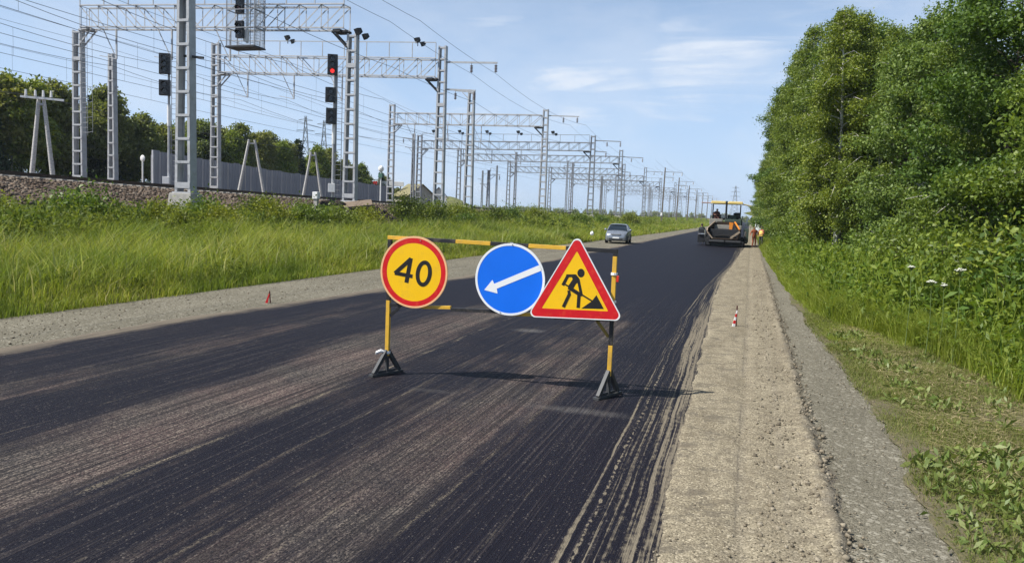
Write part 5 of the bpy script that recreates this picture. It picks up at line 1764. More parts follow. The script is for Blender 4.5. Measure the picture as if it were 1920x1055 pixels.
SY = 9.672
s = sign_base('speed_limit_sign', (-4.257, SY, 1.426), 'round yellow speed limit sign reading 40 with a red rim', circ(0.476), S_BACK)
MB().ring(circ(0.480), circ(0.455), -0.004, 0.020).build('rim', S_PEACH, s)
MB().ring(circ(0.455), circ(0.388), -0.003, 0.0).build('red_ring', S_RED, s)
MB().prism(circ(0.388), -0.002, 0.0).build('yellow_face', S_YEL, s)
b = MB()
b.prism(flatbar((-0.050, 0.170), (-0.262, -0.022), 0.054, 0, 0, 0.012), -0.0046, -0.0021)
b.prism(flatbar((-0.268, -0.026), (-0.018, -0.056), 0.050, 0, 0, 0.004), -0.0042, -0.0021)
b.prism(flatbar((-0.046, 0.186), (-0.100, -0.146), 0.058, 0, 0), -0.0038, -0.0021)
b.build('digit_four', S_BLACK, s)
MB().ring(circ(0.176, 48, 0.145, -0.009, 0.114, -0.13), circ(0.122, 48, 0.145, -0.009, 0.058, -0.13), -0.0042, -0.0021).build('digit_zero', S_BLACK, s)
MB().tube((0.085, -0.012, 0.425), (0.085, 0.0, 0.425), 0.007, n=8).build('bolt', S_BACK, s)

s = sign_base('direction_sign', (-2.923, SY + 0.018, 1.411), 'round blue sign with a white arrow pointing down left', circ(0.46), S_BACK)
MB().ring(circ(0.465), circ(0.436), -0.004, 0.020).build('rim', S_WHITE, s)
MB().prism(circ(0.436), -0.002, 0.0).build('blue_face', S_BLUE, s)
MB().prism([(-0.337, -0.155), (-0.231, -0.018), (-0.205, -0.067), (0.385, 0.210), (0.425, 0.145), (-0.168, -0.128), (-0.155, -0.190)], -0.0040, -0.0021).build('arrow', S_WHITE, s)
b = MB().tube((0.02, -0.012, 0.448), (0.02, 0.0, 0.448), 0.008, n=8)
b.tube((-0.11, -0.012, -0.43), (-0.11, 0.0, -0.43), 0.007, n=8)
b.build('bolt', S_BACK, s)


def round_tri(P, r, n=8):
    out = []
    for i in range(3):
        p, a, c = Vector((*P[i], 0)), Vector((*P[i - 1], 0)), Vector((*P[(i + 1) % 3], 0))
        da, dc = (a - p).normalized(), (c - p).normalized()
        half = da.angle(dc) / 2
        q = p + (da + dc).normalized() * (r / math.sin(half))
        s0 = p + da * (r / math.tan(half)) - q
        s1 = p + dc * (r / math.tan(half)) - q
        a0 = math.atan2(s0.y, s0.x)
        a1 = math.atan2(s1.y, s1.x)
        dlt = (a1 - a0 + math.pi) % (2 * math.pi) - math.pi
        for k in range(n + 1):
            an = a0 + dlt * k / n
            out.append((q.x + r * math.cos(an), q.y + r * math.sin(an)))
    return out


TA = [(-0.018, 0.700), (-0.622, -0.386), (0.612, -0.346)]
cen = Vector((sum(p[0] for p in TA) / 3, sum(p[1] for p in TA) / 3))
sc_ = lambda k: [(cen.x + (p[0] - cen.x) * k, cen.y + (p[1] - cen.y) * k) for p in TA]
outl, redl = round_tri(TA, 0.062), round_tri(sc_(0.965), 0.056)
TI = [(-0.012, 0.485), (-0.432, -0.262), (0.416, -0.240)]
inl = round_tri(TI, 0.008)
s = sign_base('roadworks_sign', (-2.038, SY - 0.022, 1.341), 'red rimmed yellow triangle sign showing a man digging', round_tri(sc_(0.985), 0.06), S_BACK)
MB().ring(outl, redl, -0.004, 0.020).build('rim', S_WHITE, s)
MB().ring(redl, inl, -0.003, 0.0).build('red_border', S_RED, s)
MB().prism(inl, -0.002, 0.0).build('yellow_face', S_YEL, s)
b = MB()
Y1 = -0.0021
lay = iter([-0.0030 - 0.0003 * i for i in range(14)])
b.prism(circ(0.054, 28, 0.052, 0.214, 0.046), next(lay), Y1)
b.prism([(-0.075, 0.190), (-0.010, 0.194), (0.030, 0.150), (0.045, 0.110), (-0.004, 0.076), (-0.035, 0.014), (-0.107, 0.000), (-0.098, 0.050), (-0.050, 0.130)], next(lay), Y1)
for p, q, w, e in (((-0.115, 0.166), (-0.168, 0.055), 0.040, 0.01), ((-0.125, 0.170), (-0.030, 0.176), 0.036, 0.008), ((0.022, 0.128), (0.072, -0.066), 0.036, 0.008), ((-0.148, 0.064), (0.205, -0.124), 0.018, 0.0),
                   ((-0.085, 0.020), (0.048, -0.054), 0.046, 0.008), ((0.040, -0.045), (0.036, -0.222), 0.042, 0.0), ((-0.092, -0.020), (-0.082, -0.068), 0.036, 0.008), ((-0.083, -0.058), (-0.150, -0.218), 0.040, 0.008)):
    b.prism(flatbar(p, q, w, 0, 0, e), next(lay), Y1)
b.build('digging_man', S_BLACK, s)
MB().prism([(0.077, -0.228), (0.203, -0.129), (0.259, -0.047), (0.361, -0.214)], -0.0034, Y1).build('earth_pile', S_BLACK, s)

# ------------------------------------------------------------------ small striped pegs
for (x, y, h, lab) in ((-0.22, 17.45, 0.36, 'striped red and white peg standing on the dirt strip'), (-10.30, 15.3, 0.22, 'small red peg standing at the left road edge')):
    t = thing('survey_peg', (x, y, 0.0), lab, 'peg', rz=0.3)
    n_ = 5
    for i in range(n_):
        z0, z1 = h * i / n_, h * (i + 1) / n_
        w0, w1 = 0.055 - 0.035 * i / n_, 0.055 - 0.035 * (i + 1) / n_
        MB().bar((0.012 * i, 0, z0), (0.012 * (i + 1), 0, z1 - 0.001), w0, w0 * 0.6, (0, 1, 0), w1, w1 * 0.6).build('stripe', S_RED if (i % 2 or x < -5) else S_WHITE, t)
    MB().bar((0.075, 0.05, -0.02), (0.062, 0.02, h * 1.28), 0.022, 0.022, (0, 1, 0)).build('stake', mat('peg_wood', (0.09, 0.022, 0.018), 0.7), t)

# ------------------------------------------------------------------ silver car
PAINT = mat('silver_paint', (0.30, 0.33, 0.37), 0.28, 0.55, 0.6, 0.03)
GLASS = mat('car_glass', (0.012, 0.018, 0.022), 0.06, 0, 0.7, 0.0)
RUBBER = mat('tyre_rubber', (0.012, 0.012, 0.013), 0.85, spec=0.2)
CHROME = mat('bright_trim', (0.62, 0.63, 0.65), 0.2, 0.8, 0.5)
HEADL = mat('headlamp_glass', (0.62, 0.65, 0.68), 0.08, 0.3, 0.7)
PLASTIC = mat('black_plastic', (0.018, 0.018, 0.02), 0.5)


def loft(b, secs):
    k = len(secs[0])
    o = len(b.v)
    for s_ in secs:
        b.v += [tuple(p) for p in s_]
    for i in range(len(secs) - 1):
        for j in range(k - 1):
            b.f.append((o + i * k + j, o + i * k + j + 1, o + (i + 1) * k + j + 1, o + (i + 1) * k + j))
    return b


def car(loc, rz, label):
    t = thing('parked_car', loc, label, 'car', rz=rz)
    # station: y, sill z, bonnet/belt z, half width low, half width belt
    st = [(-2.08, 0.34, 0.58, 0.62, 0.58), (-2.02, 0.24, 0.72, 0.76, 0.70), (-1.85, 0.20, 0.82, 0.84, 0.78), (-1.45, 0.20, 0.93, 0.87, 0.82), (-1.05, 0.20, 0.99, 0.875, 0.84), (-0.6, 0.20, 1.00, 0.88, 0.85),
          (0.6, 0.20, 1.01, 0.88, 0.85), (1.5, 0.20, 1.03, 0.87, 0.83), (1.95, 0.26, 1.02, 0.82, 0.76), (2.08, 0.40, 0.90, 0.72, 0.66)]
    secs = []
    for y, zs, zb2, wl, wb2 in st:
        h = zb2 - zs
        half = [(wl * 0.88, zs), (wl, zs + 0.12 * h), (wl * 1.0, zs + 0.45 * h), (wl * 0.995, zs + 0.72 * h), (wb2, zs + 0.93 * h), (wb2 * 0.86, zb2 + 0.012), (wb2 * 0.45, zb2 + 0.045), (0, zb2 + 0.055)]
        ring = [(x, y, z) for x, z in half] + [(-x, y, z) for x, z in half[-2::-1]]
        secs.append(ring + [ring[0]])
    b = loft(MB(), secs)
    k = len(secs[0])
    b.f.append(tuple(range(k - 1))[::-1])
    b.f.append(tuple(range(len(b.v) - k, len(b.v) - 1)))
    body = b.build('body', PAINT, t, smooth=True)
    # glasshouse
    cs = [(-1.18, 0.98, 0.985, 0.80, 0.78), (-0.42, 0.98, 1.44, 0.83, 0.64), (0.15, 0.98, 1.485, 0.835, 0.63), (1.1, 0.98, 1.45, 0.83, 0.62), (1.62, 0.98, 1.32, 0.80, 0.60), (1.92, 0.98, 1.0, 0.72, 0.70)]
    secs = [[(w0, y, z0), ((w0 + w1) / 2 + 0.02, y, (z0 + z1) / 2), (w1, y, z1), (0, y, z1 + 0.015), (-w1, y, z1), (-(w0 + w1) / 2 - 0.02, y, (z0 + z1) / 2), (-w0, y, z0)] for y, z0, z1, w0, w1 in cs]
    loft(MB(), secs).build('glasshouse', GLASS, t, smooth=True)
    rs = [(-0.44, 1.452, 0.65), (0.15, 1.497, 0.645), (1.1, 1.462, 0.635), (1.64, 1.33, 0.61)]
    secs = [[(w, y, z - 0.035), (w * 0.98, y, z), (w * 0.6, y, z + 0.025), (0, y, z + 0.035), (-w * 0.6, y, z + 0.025), (-w * 0.98, y, z), (-w, y, z - 0.035)] for y, z, w in rs]
    loft(MB(), secs).build('roof', PAINT, t, smooth=True)
    for s_ in (-1, 1):
        for pa, pb in (((s_ * 0.81, -1.15, 0.985), (s_ * 0.655, -0.44, 1.44)), ((s_ * 0.845, 0.45, 1.0), (s_ * 0.645, 0.45, 1.475)), ((s_ * 0.82, 1.62, 1.0), (s_ * 0.62, 1.55, 1.36))):
            MB().bar(pa, pb, 0.06, 0.05).build('pillar', PAINT, t)
        MB().plate([(s_ * 0.33, -2.075, 0.60), (s_ * 0.74, -1.88, 0.60), (s_ * 0.79, -1.70, 0.83), (s_ * 0.50, -1.99, 0.74)], 0.05).build('headlight', HEADL, t)
        MB().box((s_ * 0.56, -2.035, 0.37), (0.20, 0.06, 0.10)).build('fog_lamp', PLASTIC, t)
        MB().ball((s_ * 0.99, -0.72, 1.06), 0.11, sc=(1, 0.7, 0.8)).build('mirror', PAINT, t, smooth=True)
        MB().bar((s_ * 0.70, 2.03, 0.62), (s_ * 0.66, 2.03, 0.98), 0.16, 0.08).build('tail_light', S_RED, t)
        for y in (-1.28, 1.30):
            w = MB().tube((s_ * 0.70, y, 0.31), (s_ * 0.90, y, 0.31), 0.31, n=20).build('wheel', RUBBER, t, smooth=True)
            MB().tube((s_ * 0.90, y, 0.31), (s_ * 0.908, y, 0.31), 0.20, n=14).build('rim', CHROME, w)
            MB().tube((s_ * 0.86, y, 0.33), (s_ * 0.884, y, 0.33), 0.37, n=20).build('wheel_arch', PLASTIC, t)
        for y in (-0.1, 0.75):
            MB().box((s_ * 0.89, y + 0.25, 0.83), (0.02, 0.16, 0.03)).build('door_handle', CHROME, t)
    MB().plate([(-0.34, -2.07, 0.62), (0.34, -2.07, 0.62), (0.42, -2.02, 0.73), (-0.42, -2.02, 0.73)], 0.05).build('grille', PLASTIC, t)
    MB().box((0, -2.095, 0.675), (0.72, 0.02, 0.028)).build('grille_bar', CHROME, t)
    MB().box((0, -2.055, 0.33), (1.05, 0.08, 0.13)).build('air_intake', PLASTIC, t)
    MB().box((0, -2.10, 0.46), (0.52, 0.02, 0.11)).build('number_plate', S_WHITE, t)
    return t


car((-10.15, 63.6, 0.02), 0.06, 'silver hatchback parked facing us on the left shoulder')
t = thing('plastic_bag', (-11.5, 59.3, 0.5), 'small white bag caught in the grass left of the silver car', 'bag')
MB().ball((0, 0, 0.30), 0.15, 9, 6, (1, 0.8, 1.1)).build('pouch', S_WHITE, t, smooth=True)
MB().path([(-0.05, 0, 0.42), (0, 0, 0.54), (0.06, 0, 0.42)], 0.02, 5).build('handle', S_WHITE, t)
t.location.z = float(ground_z(-11.5, 59.3)) + 0.55

# ------------------------------------------------------------------ asphalt paver
P_YEL = mat('paver_canopy_yellow', (0.80, 0.62, 0.22), 0.45, var=0.1, dirt=((0.5, 0.42, 0.3), 3.0, 0.3))
P_GREY = mat('paver_pale_panel', (0.26, 0.25, 0.225), 0.55, var=0.15, dirt=((0.16, 0.13, 0.10), 2.0, 0.5))
P_GREEN = mat('paver_dark_green', (0.050, 0.075, 0.062), 0.5, var=0.2)
P_RUST = mat('hopper_rust', (0.030, 0.020, 0.014), 0.7, 0.2, 0.3, 0.4, 3.0, ((0.07, 0.038, 0.02), 3.0, 0.6))
P_EDGE = mat('hopper_worn_edge', (0.33, 0.26, 0.19), 0.55, 0.2, 0.4, 0.3, 4.0)
P_OR = mat('orange_panel', (0.72, 0.25, 0.03), 0.5, var=0.15)
pv = thing('asphalt_paver', (-1.95, 66.6, 0), 'black asphalt paver with an open hopper under a yellow canopy', 'road paver', rz=0.03)
for s_, x0 in ((-1, -1.30), (1, 1.34)):
    b = MB()
    pts = []
    for k_ in range(24):
        a = 2 * math.pi * k_ / 24
        pts.append((math.cos(a), math.sin(a)))
    prof = [(3.0 + (1.35 if c > 0 else -1.35) + 0.36 * c, 0.38 + 0.36 * s2) for c, s2 in pts]
    k_ = len(prof)
    b.v = [(x0 - 0.24, y, z) for y, z in prof] + [(x0 + 0.24, y, z) for y, z in prof]
    b.f = [tuple(range(k_)), tuple(range(k_, 2 * k_))[::-1]] + [((i + 1) % k_, i, k_ + i, k_ + (i + 1) % k_) for i in range(k_)]
    tr = b.build('crawler_track', RUBBER, pv)
    for i in range(5):
        MB().tube((x0 + s_ * 0.22, 1.65 + i * 0.68, 0.38), (x0 + s_ * 0.27, 1.65 + i * 0.68, 0.38), 0.24, n=12).build('road_wheel', DARKST, tr)
MB().box((0, 3.0, 1.05), (2.5, 4.2, 0.75)).build('chassis', DARKST, pv, bevel=0.03)
b = MB().tube((-1.25, -0.02, 0.42), (-0.05, -0.02, 0.42), 0.13, n=12)
b.tube((0.05, -0.02, 0.42), (1.25, -0.02, 0.42), 0.13, n=12)
b.build('push_roller', DARKST, pv, smooth=True)
b = MB().box((0, 0.14, 0.30), (2.95, 0.22, 0.36))
b.box((0, 0.45, 0.22), (2.7, 0.4, 0.2))
b.build('bumper_beam', DARKST, pv, bevel=0.02)
for a, c in ((-0.95, -0.35), (0.25, 0.85)):
    MB().box(((a + c) / 2, 0.02, 0.46), (c - a, 0.03, 0.06)).build('bright_strip', P_EDGE, pv)
# hopper: floor, back, two tilted wings
MB().plate([(-1.05, 0.3, 0.62), (1.05, 0.3, 0.62), (1.0, 2.1, 0.80), (-1.0, 2.1, 0.80)], 0.06).build('hopper_floor', P_RUST, pv)
MB().plate([(-1.05, 2.15, 0.7), (1.05, 2.15, 0.7), (1.1, 2.2, 1.75), (0.55, 2.2, 2.05), (-0.65, 2.2, 2.05), (-1.1, 2.2, 1.75)], 0.06).build('hopper_back', P_RUST, pv)
MB().plate([(-0.95, 0.25, 0.62), (-1.0, 2.1, 0.8), (-0.85, 2.15, 2.02), (-1.42, 0.6, 1.45), (-1.45, 0.25, 1.22)], 0.07).build('hopper_wing', P_RUST, pv)
MB().plate([(0.95, 0.25, 0.62), (1.0, 2.1, 0.8), (0.72, 2.15, 2.0), (1.10, 0.6, 1.42), (1.15, 0.25, 1.20)], 0.07).build('hopper_wing', P_RUST, pv)
b = MB()
b.bar((-1.46, 0.22, 1.22), (-1.43, 0.6, 1.47), 0.08, 0.10)
b.bar((-1.43, 0.6, 1.47), (-0.86, 2.15, 2.05), 0.08, 0.10)
b.build('wing_edge', P_EDGE, pv)
b = MB()
b.bar((1.12, 0.6, 1.44), (0.73, 2.15, 2.03), 0.08, 0.11)
b.build('wing_edge', P_OR, pv)
MB().plate([(0.30, 1.95, 1.35), (0.52, 1.95, 1.30), (0.62, 1.95, 1.98), (0.28, 1.95, 2.02)], 0.05).build('orange_plate', P_OR, pv)
MB().bar((0.42, 0.24, 0.72), (1.14, 0.24, 1.28), 0.07, 0.16).build('wing_edge', P_EDGE, pv)
MB().bar((-0.98, 0.24, 0.66), (-1.44, 0.24, 1.20), 0.07, 0.10).build('wing_edge', P_EDGE, pv)
b = MB()
gx, gy = np.meshgrid(np.linspace(-0.85, 0.85, 12), np.linspace(0.7, 2.05, 9))
gz = 0.82 + 0.40 * np.exp(-(gx ** 2) / 0.5) * np.clip((gy - 0.5) / 1.2, 0, 1) + 0.05 * fbm(gx * 5, gy * 5, 3)
b.v = [tuple(p) for p in np.stack([gx, gy, gz], -1).reshape(-1, 3)]
b.f = [(j * 12 + i, j * 12 + i + 1, (j + 1) * 12 + i + 1, (j + 1) * 12 + i) for j in range(8) for i in range(11)]
b.build('asphalt_load', mat('hot_asphalt', (0.010, 0.009, 0.009), 0.8), pv)
# engine deck, hood and panels
MB().box((-0.80, 3.2, 2.02), (1.10, 1.9, 0.50)).build('engine_hood', P_GREY, pv, bevel=0.05)
MB().box((0.58, 3.2, 1.90), (1.35, 1.9, 0.75)).build('engine_hood', P_GREEN, pv, bevel=0.05)
MB().box((0.90, 2.235, 1.78), (0.42, 0.03, 0.42)).build('grille_panel', PLASTIC, pv)
MB().box((0.0, 2.9, 1.6), (2.6, 1.7, 0.35)).build('side_panel', P_GREY, pv, bevel=0.04)
MB().box((0, 4.9, 1.62), (2.75, 1.6, 0.12)).build('operator_deck', DARKST, pv)
for s_ in (-0.85, 0.85):
    b = MB().box((s_, 4.95, 2.05), (0.5, 0.5, 0.12))
    b.box((s_, 5.22, 2.45), (0.5, 0.12, 0.75))
    b.box((s_, 4.95, 1.85), (0.2, 0.2, 0.35))
    b.build('seat', PLASTIC, pv, bevel=0.03)
b = MB().box((0.15, 4.25, 2.42), (1.5, 0.3, 0.42))
b.box((0.95, 4.3, 2.6), (0.5, 0.35, 0.5))
b.build('control_console', PLASTIC, pv, bevel=0.04)
MB().box((-0.15, 4.05, 2.50), (0.55, 0.05, 0.30)).build('windscreen', S_WHITE, pv)
MB().box((0.55, 4.02, 2.45), (0.6, 0.04, 0.3)).build('screen_panel', P_GREEN, pv)
MB().tube((-0.02, 2.75, 2.2), (-0.02, 2.75, 3.78), 0.085, n=10).build('exhaust_stack', BLACK, pv, smooth=True)
for x in (-1.14, 1.17):
    for y in (3.9, 5.75):
        MB().bar((x, y, 1.65), (x, y, 3.55), 0.07, 0.07, (0, 1, 0)).build('canopy_post', DARKST, pv)
b = MB()
for x0, x1 in ((-1.30, -0.10), (0.10, 1.30)):
    b.box(((x0 + x1) / 2, 4.75, 3.66), (x1 - x0, 3.3, 0.22))
b.box((0, 4.75, 3.60), (0.21, 3.25, 0.12))
b.build('canopy', P_YEL, pv, bevel=0.05)
MB().box((-1.72, 4.75, 3.62), (0.83, 2.6, 0.05)).build('canopy_flap', mat('pale_red_flap', (0.62, 0.42, 0.36), 0.6), pv)
MB().bar((1.30, 4.75, 3.60), (2.0, 4.75, 3.46), 2.4, 0.05).build('canopy_flap', P_YEL, pv)
for x, a in ((-1.22, 0), (1.22, 0)):
    MB().box((x, 3.1, 3.50), (0.18, 0.12, 0.12)).build('work_lamp', CHROME, pv)
# screed and side arms
MB().box((0, 6.9, 0.45), (3.9, 0.9, 0.6)).build('screed', DARKST, pv, bevel=0.03)
for s_ in (-1, 1):
    MB().bar((s_ * 1.62, 1.9, 0.75), (s_ * 1.62, 6.9, 0.62), 0.12, 0.30).build('screed_arm', DARKST, pv)
    MB().tube((s_ * 1.62, 2.0, 0.7), (s_ * 1.62, 2.0, 1.3), 0.07, n=8).build('lift_cylinder', CHROME, pv)
b = MB().box((-1.98, 3.2, 0.55), (0.55, 0.8, 0.65))
b.box((-1.75, 3.0, 1.08), (0.75, 0.6, 0.5))
b.build('side_box', PLASTIC, pv, bevel=0.03)
MB().box((-1.92, 2.7, 0.95), (0.55, 0.06, 0.08)).build('side_lamp', CHROME, pv)
b = MB().box((1.72, 3.0, 0.95), (0.35, 1.4, 1.15))
b.box((1.74, 4.6, 1.2), (0.4, 0.9, 0.7))
b.build('side_box', P_GREEN, pv, bevel=0.04)
MB().bar((1.66, 4.0, 1.7), (1.80, 4.0, 2.45), 0.14, 0.05, (0, 1, 0)).build('white_post', S_WHITE, pv)
b = MB()
for s_ in (-1.3, 1.34):
    b.tube((s_, 4.0, 1.68), (s_, 4.0, 2.55), 0.025, n=6)
    b.tube((s_, 4.0, 2.55), (s_, 5.7, 2.55), 0.025, n=6)
    b.tube((s_, 5.7, 1.68), (s_, 5.7, 2.55), 0.025, n=6)
b.build('handrails', DARKST, pv, kind='stuff')

# ------------------------------------------------------------------ people
SKIN = mat('skin', (0.36, 0.20, 0.13), 0.6)
HAIR = mat('dark_hair', (0.018, 0.014, 0.012), 0.7)
BOOT = mat('dark_boots', (0.03, 0.027, 0.025), 0.7)
M_OR = mat('rust_orange_overall', (0.26, 0.065, 0.025), 0.8, var=0.25)
M_DK = mat('dark_trousers', (0.035, 0.045, 0.048), 0.8, var=0.25)
M_YV = mat('yellow_vest', (0.82, 0.58, 0.16), 0.7, var=0.15)
M_RS = mat('red_shirt', (0.34, 0.09, 0.06), 0.8)
M_MAR = mat('dark_maroon_jacket', (0.055, 0.018, 0.016), 0.8)
CAPW = mat('work_cap', (0.04, 0.03, 0.028), 0.7)


def person(loc, rz, label, J, top, legs, cap=None, vest=None):
    """J: joint positions; skinned into one continuous body"""
    t = thing('person', loc, label, 'person', rz=rz)
    names = ['pelvis', 'belly', 'chest', 'neck', 'jaw', 'head', 'crown', 'shL', 'elL', 'wrL', 'haL', 'shR', 'elR', 'wrR', 'haR', 'hipL', 'knL', 'anL', 'toL', 'hipR', 'knR', 'anR', 'toR']
    rad = [.135, .13, .15, .055, .072, .098, .07, .075, .052, .036, .040, .075, .052, .036, .040, .095, .066, .045, .042, .095, .066, .045, .042]
    ed = [(0, 1), (1, 2), (2, 3), (3, 4), (4, 5), (5, 6), (2, 7), (7, 8), (8, 9), (9, 10), (2, 11), (11, 12), (12, 13), (13, 14), (0, 15), (15, 16), (16, 17), (17, 18), (0, 19), (19, 20), (20, 21), (21, 22)]
    vs = [Vector(J[q]) for q in names]
    rads = list(rad)
    edges = list(ed)
    for hand, wr in ((10, 9), (14, 13)):           # fingers and thumb
        d = (vs[hand] - vs[wr]).normalized()
        side = d.cross(Vector((1, 0, 0)))
        side = side.normalized() if side.length > 0.1 else Vector((0, 1, 0))
        for k_ in range(5):
            th = k_ == 4
            off = side * ((k_ - 1.5) * 0.021 if not th else 0.045)
            p1 = vs[hand] + d * (0.045 if not th else -0.005) + off
            p2 = p1 + d * (0.040 if not th else 0.03) * (1, 1.15, 1.1, 0.85, 0.8)[k_] + Vector((0, -0.012, 0)) + (side * 0.012 if th else Vector())
            edges += [(hand, len(vs)), (len(vs), len(vs) + 1)]
            vs += [p1, p2]
            rads += [.010, .008]
    me = bpy.data.meshes.new('body')
    me.from_pydata([tuple(v) for v in vs], edges, [])
    o = bpy.data.objects.new('body', me)
    COL.objects.link(o)
    md = o.modifiers.new('skin', 'SKIN')
    md.use_smooth_shade = True
    for i, s_ in enumerate(me.skin_vertices[0].data):
        r_ = rads[i]
        s_.radius = (r_ * 1.22, r_ * 0.85) if i in (0, 1, 2) else (r_, r_)
        s_.use_root = (i == 0)
    o.modifiers.new('sub', 'SUBSURF').levels = 1
    dg = bpy.context.evaluated_depsgraph_get()
    me2 = bpy.data.meshes.new_from_object(o.evaluated_get(dg))
    bpy.data.objects.remove(o)
    me2.name = 'body'
    me2.materials.clear()
    for m in (top, legs, SKIN, BOOT, HAIR):
        me2.materials.append(m)
    bone_mat = {(0, 1): 0, (1, 2): 0, (2, 3): 0, (3, 4): 2, (4, 5): 2, (5, 6): 4, (2, 7): 0, (7, 8): 0, (8, 9): 0, (9, 10): 2, (2, 11): 0, (11, 12): 0, (12, 13): 0, (13, 14): 2, (0, 15): 1, (15, 16): 1, (16, 17): 1,
                (17, 18): 3, (0, 19): 1, (19, 20): 1, (20, 21): 1, (21, 22): 3}
    V0 = [Vector(J[q]) for q in names]
    for p in me2.polygons:
        c = p.center
        best, bm_ = 9, 0
        for (a, e), m in bone_mat.items():
            d = V0[e] - V0[a]
            u = max(0, min(1, (c - V0[a]).dot(d) / d.length_squared))
            dist = (c - (V0[a] + d * u)).length / (rad[a] * (1 - u) + rad[e] * u)
            if dist < best:
                best, bm_ = dist, m
        if bm_ == 2 and c.z > V0[4].z and c.y > V0[5].y - 0.01:
            bm_ = 4
        p.material_index = bm_
        p.use_smooth = True
    place(me2, 'body', None, t)
    hd = V0[5]
    f = MB().ball(hd + Vector((0, -0.10, -0.015)), 0.022, 6, 4, (0.8, 1, 1.2))
    f.ball(hd + Vector((0.095, 0.0, -0.01)), 0.03, 6, 4, (0.4, 0.8, 1.2))
    f.ball(hd + Vector((-0.095, 0.0, -0.01)), 0.03, 6, 4, (0.4, 0.8, 1.2))
    f.build('nose_and_ears', SKIN, t, smooth=True, kind='stuff')
    e = MB()
    for s_ in (-0.034, 0.034):
        e.ball(hd + Vector((s_, -0.088, 0.02)), 0.013, 6, 4)
    e.box(hd + Vector((0, -0.086, -0.062)), (0.05, 0.012, 0.010))
    e.build('eyes_and_mouth', HAIR, t, kind='stuff')
    if cap:
        c = MB().ball(hd + Vector((0, 0.01, 0.055)), 0.112, 10, 6, (1, 1.1, 0.75))
        c.box(hd + Vector((0, -0.12, 0.05)), (0.14, 0.12, 0.015))
        c.build('cap', cap, t, smooth=True)
    if vest:
        # open tube round the trunk, following its outline
        c = MB()
        secs = []
        for q, w, d in ((0, .195, .15), (0.5, .20, .155), (1, .195, .155), (1.5, .205, .165), (2, .205, .16), (2.35, .15, .12)):
            i0 = min(1, int(q))
            a, e2 = (V0[0], V0[1]) if q < 1 else ((V0[1], V0[2]) if q < 2 else (V0[2], V0[3]))
            u = q - (0 if q < 1 else (1 if q < 2 else 2))
            m_ = a.lerp(e2, u)
            secs.append([m_ + Vector((w * math.cos(x_), d * math.sin(x_), 0)) for x_ in [2 * math.pi * k_ / 14 for k_ in range(15)]])
        loft(c, secs)
        c.build('vest', vest, t, smooth=True)
    return t


STAND = dict(pelvis=(0, 0, .93), belly=(0, -.01, 1.10), chest=(0, 0, 1.32), neck=(0, .01, 1.50), jaw=(0, -.01, 1.56), head=(0, -.01, 1.64), crown=(0, 0, 1.71),
             shL=(-.19, 0, 1.40), elL=(-.26, .02, 1.13), wrL=(-.24, -.08, .90), haL=(-.235, -.10, .83), shR=(.19, 0, 1.40), elR=(.27, .02, 1.13), wrR=(.25, -.06, .90), haR=(.245, -.08, .83),
             hipL=(-.10, 0, .86), knL=(-.12, -.02, .48), anL=(-.12, .02, .09), toL=(-.13, -.13, .045), hipR=(.10, 0, .86), knR=(.13, -.03, .48), anR=(.14, .02, .09), toR=(.15, -.13, .045))
W1 = dict(STAND, elL=(-.33, .02, 1.16), wrL=(-.42, -.14, 1.02), haL=(-.45, -.19, .98), elR=(.36, .03, 1.20), wrR=(.30, -.10, .98), haR=(.27, -.14, .93), knL=(-.10, -.05, .48), head=(-.02, -.02, 1.64))
person((0.33, 67.9, 0.02), 0.5, 'road worker in dark orange overalls standing beside the paver', W1, M_OR, M_OR)
W2 = dict(STAND, elR=(.30, -.08, 1.16), wrR=(.18, -.24, 1.06), haR=(.14, -.29, 1.04), elL=(-.30, -.05, 1.14), wrL=(-.18, -.24, 1.02), haL=(-.13, -.29, 1.0))
person((0.92, 70.5, 0.02), -0.7, 'road worker in a yellow vest and dark trousers at the grass edge', W2, M_RS, M_DK, CAPW, M_YV)
W3 = dict(STAND, wrL=(-.28, -.05, .90), elR=(.29, -.02, 1.14))
person((-4.12, 72.0, 0.02), 0.2, 'worker in dark clothes half hidden at the left side of the paver', W3, M_DK, M_DK, CAPW)
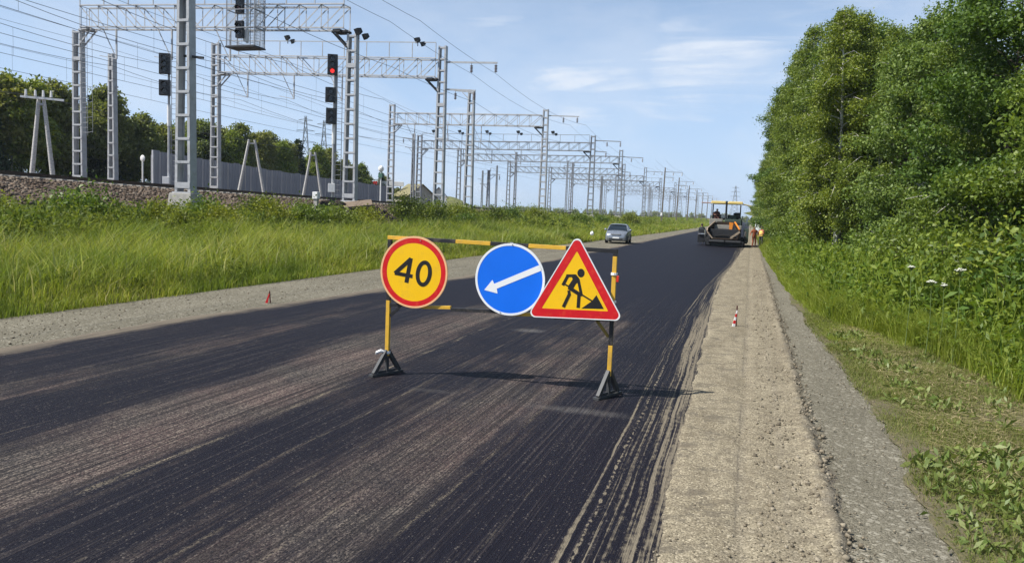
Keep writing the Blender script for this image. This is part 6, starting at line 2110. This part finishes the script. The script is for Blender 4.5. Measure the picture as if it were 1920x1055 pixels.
SIT = dict(pelvis=(0, 0, .50), belly=(0, -.03, .66), chest=(.02, -.06, .88), neck=(.03, -.07, 1.06), jaw=(.03, -.09, 1.12), head=(.03, -.09, 1.20), crown=(.03, -.08, 1.27),
           shL=(-.18, -.06, .96), elL=(-.28, -.20, .76), wrL=(-.20, -.42, .74), haL=(-.18, -.49, .75), shR=(.21, -.06, .96), elR=(.28, -.20, .74), wrR=(.20, -.42, .74), haR=(.18, -.49, .75),
           hipL=(-.11, -.05, .48), knL=(-.15, -.45, .50), anL=(-.15, -.50, .12), toL=(-.15, -.65, .07), hipR=(.11, -.05, .48), knR=(.15, -.45, .50), anR=(.15, -.50, .12), toR=(.15, -.65, .07))
person((-2.88, 70.55, 1.86), 0.15, 'paver operator in dark maroon sitting under the yellow canopy', SIT, M_MAR, M_MAR)

# ------------------------------------------------------------------ white truck behind the workers
t = thing('white_truck', (1.75, 99.0, 0.0), 'white truck far behind the workers at the right road edge', 'truck', rz=0.04)
TW = mat('truck_white', (0.62, 0.66, 0.66), 0.4, var=0.05)
MB().prism([(-0.95, 0.55), (0.95, 0.55), (0.95, 1.35), (0.82, 2.25), (-0.82, 2.25), (-0.95, 1.35)], 0.0, 1.7).build('cab', TW, t, bevel=0.06)
MB().plate([(-0.78, -0.02, 1.40), (0.78, -0.02, 1.40), (0.70, -0.02, 2.05), (-0.70, -0.02, 2.05)], 0.04).build('windscreen', GLASS, t)
MB().box((0, 3.6, 1.45), (2.0, 3.6, 1.5)).build('cargo_box', TW, t, bevel=0.04)
MB().box((0, -0.06, 0.62), (1.9, 0.14, 0.26)).build('bumper', P_GREEN, t)
for s_ in (-1, 1):
    MB().box((s_ * 0.66, -0.03, 0.95), (0.3, 0.06, 0.2)).build('headlight', HEADL, t)
    MB().box((s_ * 1.08, 0.1, 1.6), (0.12, 0.08, 0.35)).build('mirror', PLASTIC, t)
    for y in (0.7, 4.2):
        MB().tube((s_ * 0.70, y, 0.42), (s_ * 0.97, y, 0.42), 0.42, n=16).build('wheel', RUBBER, t)

# ------------------------------------------------------------------ air
hz = bpy.data.materials.new('air')
hz.use_nodes = True
hz.node_tree.nodes.clear()
ho = hz.node_tree.nodes.new('ShaderNodeOutputMaterial')
hv = hz.node_tree.nodes.new('ShaderNodeVolumePrincipled')
hv.inputs['Color'].default_value = (0.72, 0.85, 1.0, 1)
hv.inputs['Density'].default_value = 0.00020
hv.inputs['Anisotropy'].default_value = 0.2
hz.node_tree.links.new(hv.outputs[0], ho.inputs['Volume'])
o = MB().box((0, 2500, 16.0), (10400, 5300, 37.0)).build('haze', hz, kind='stuff')
o['label'] = 'thin bluish summer air over the road and railway'
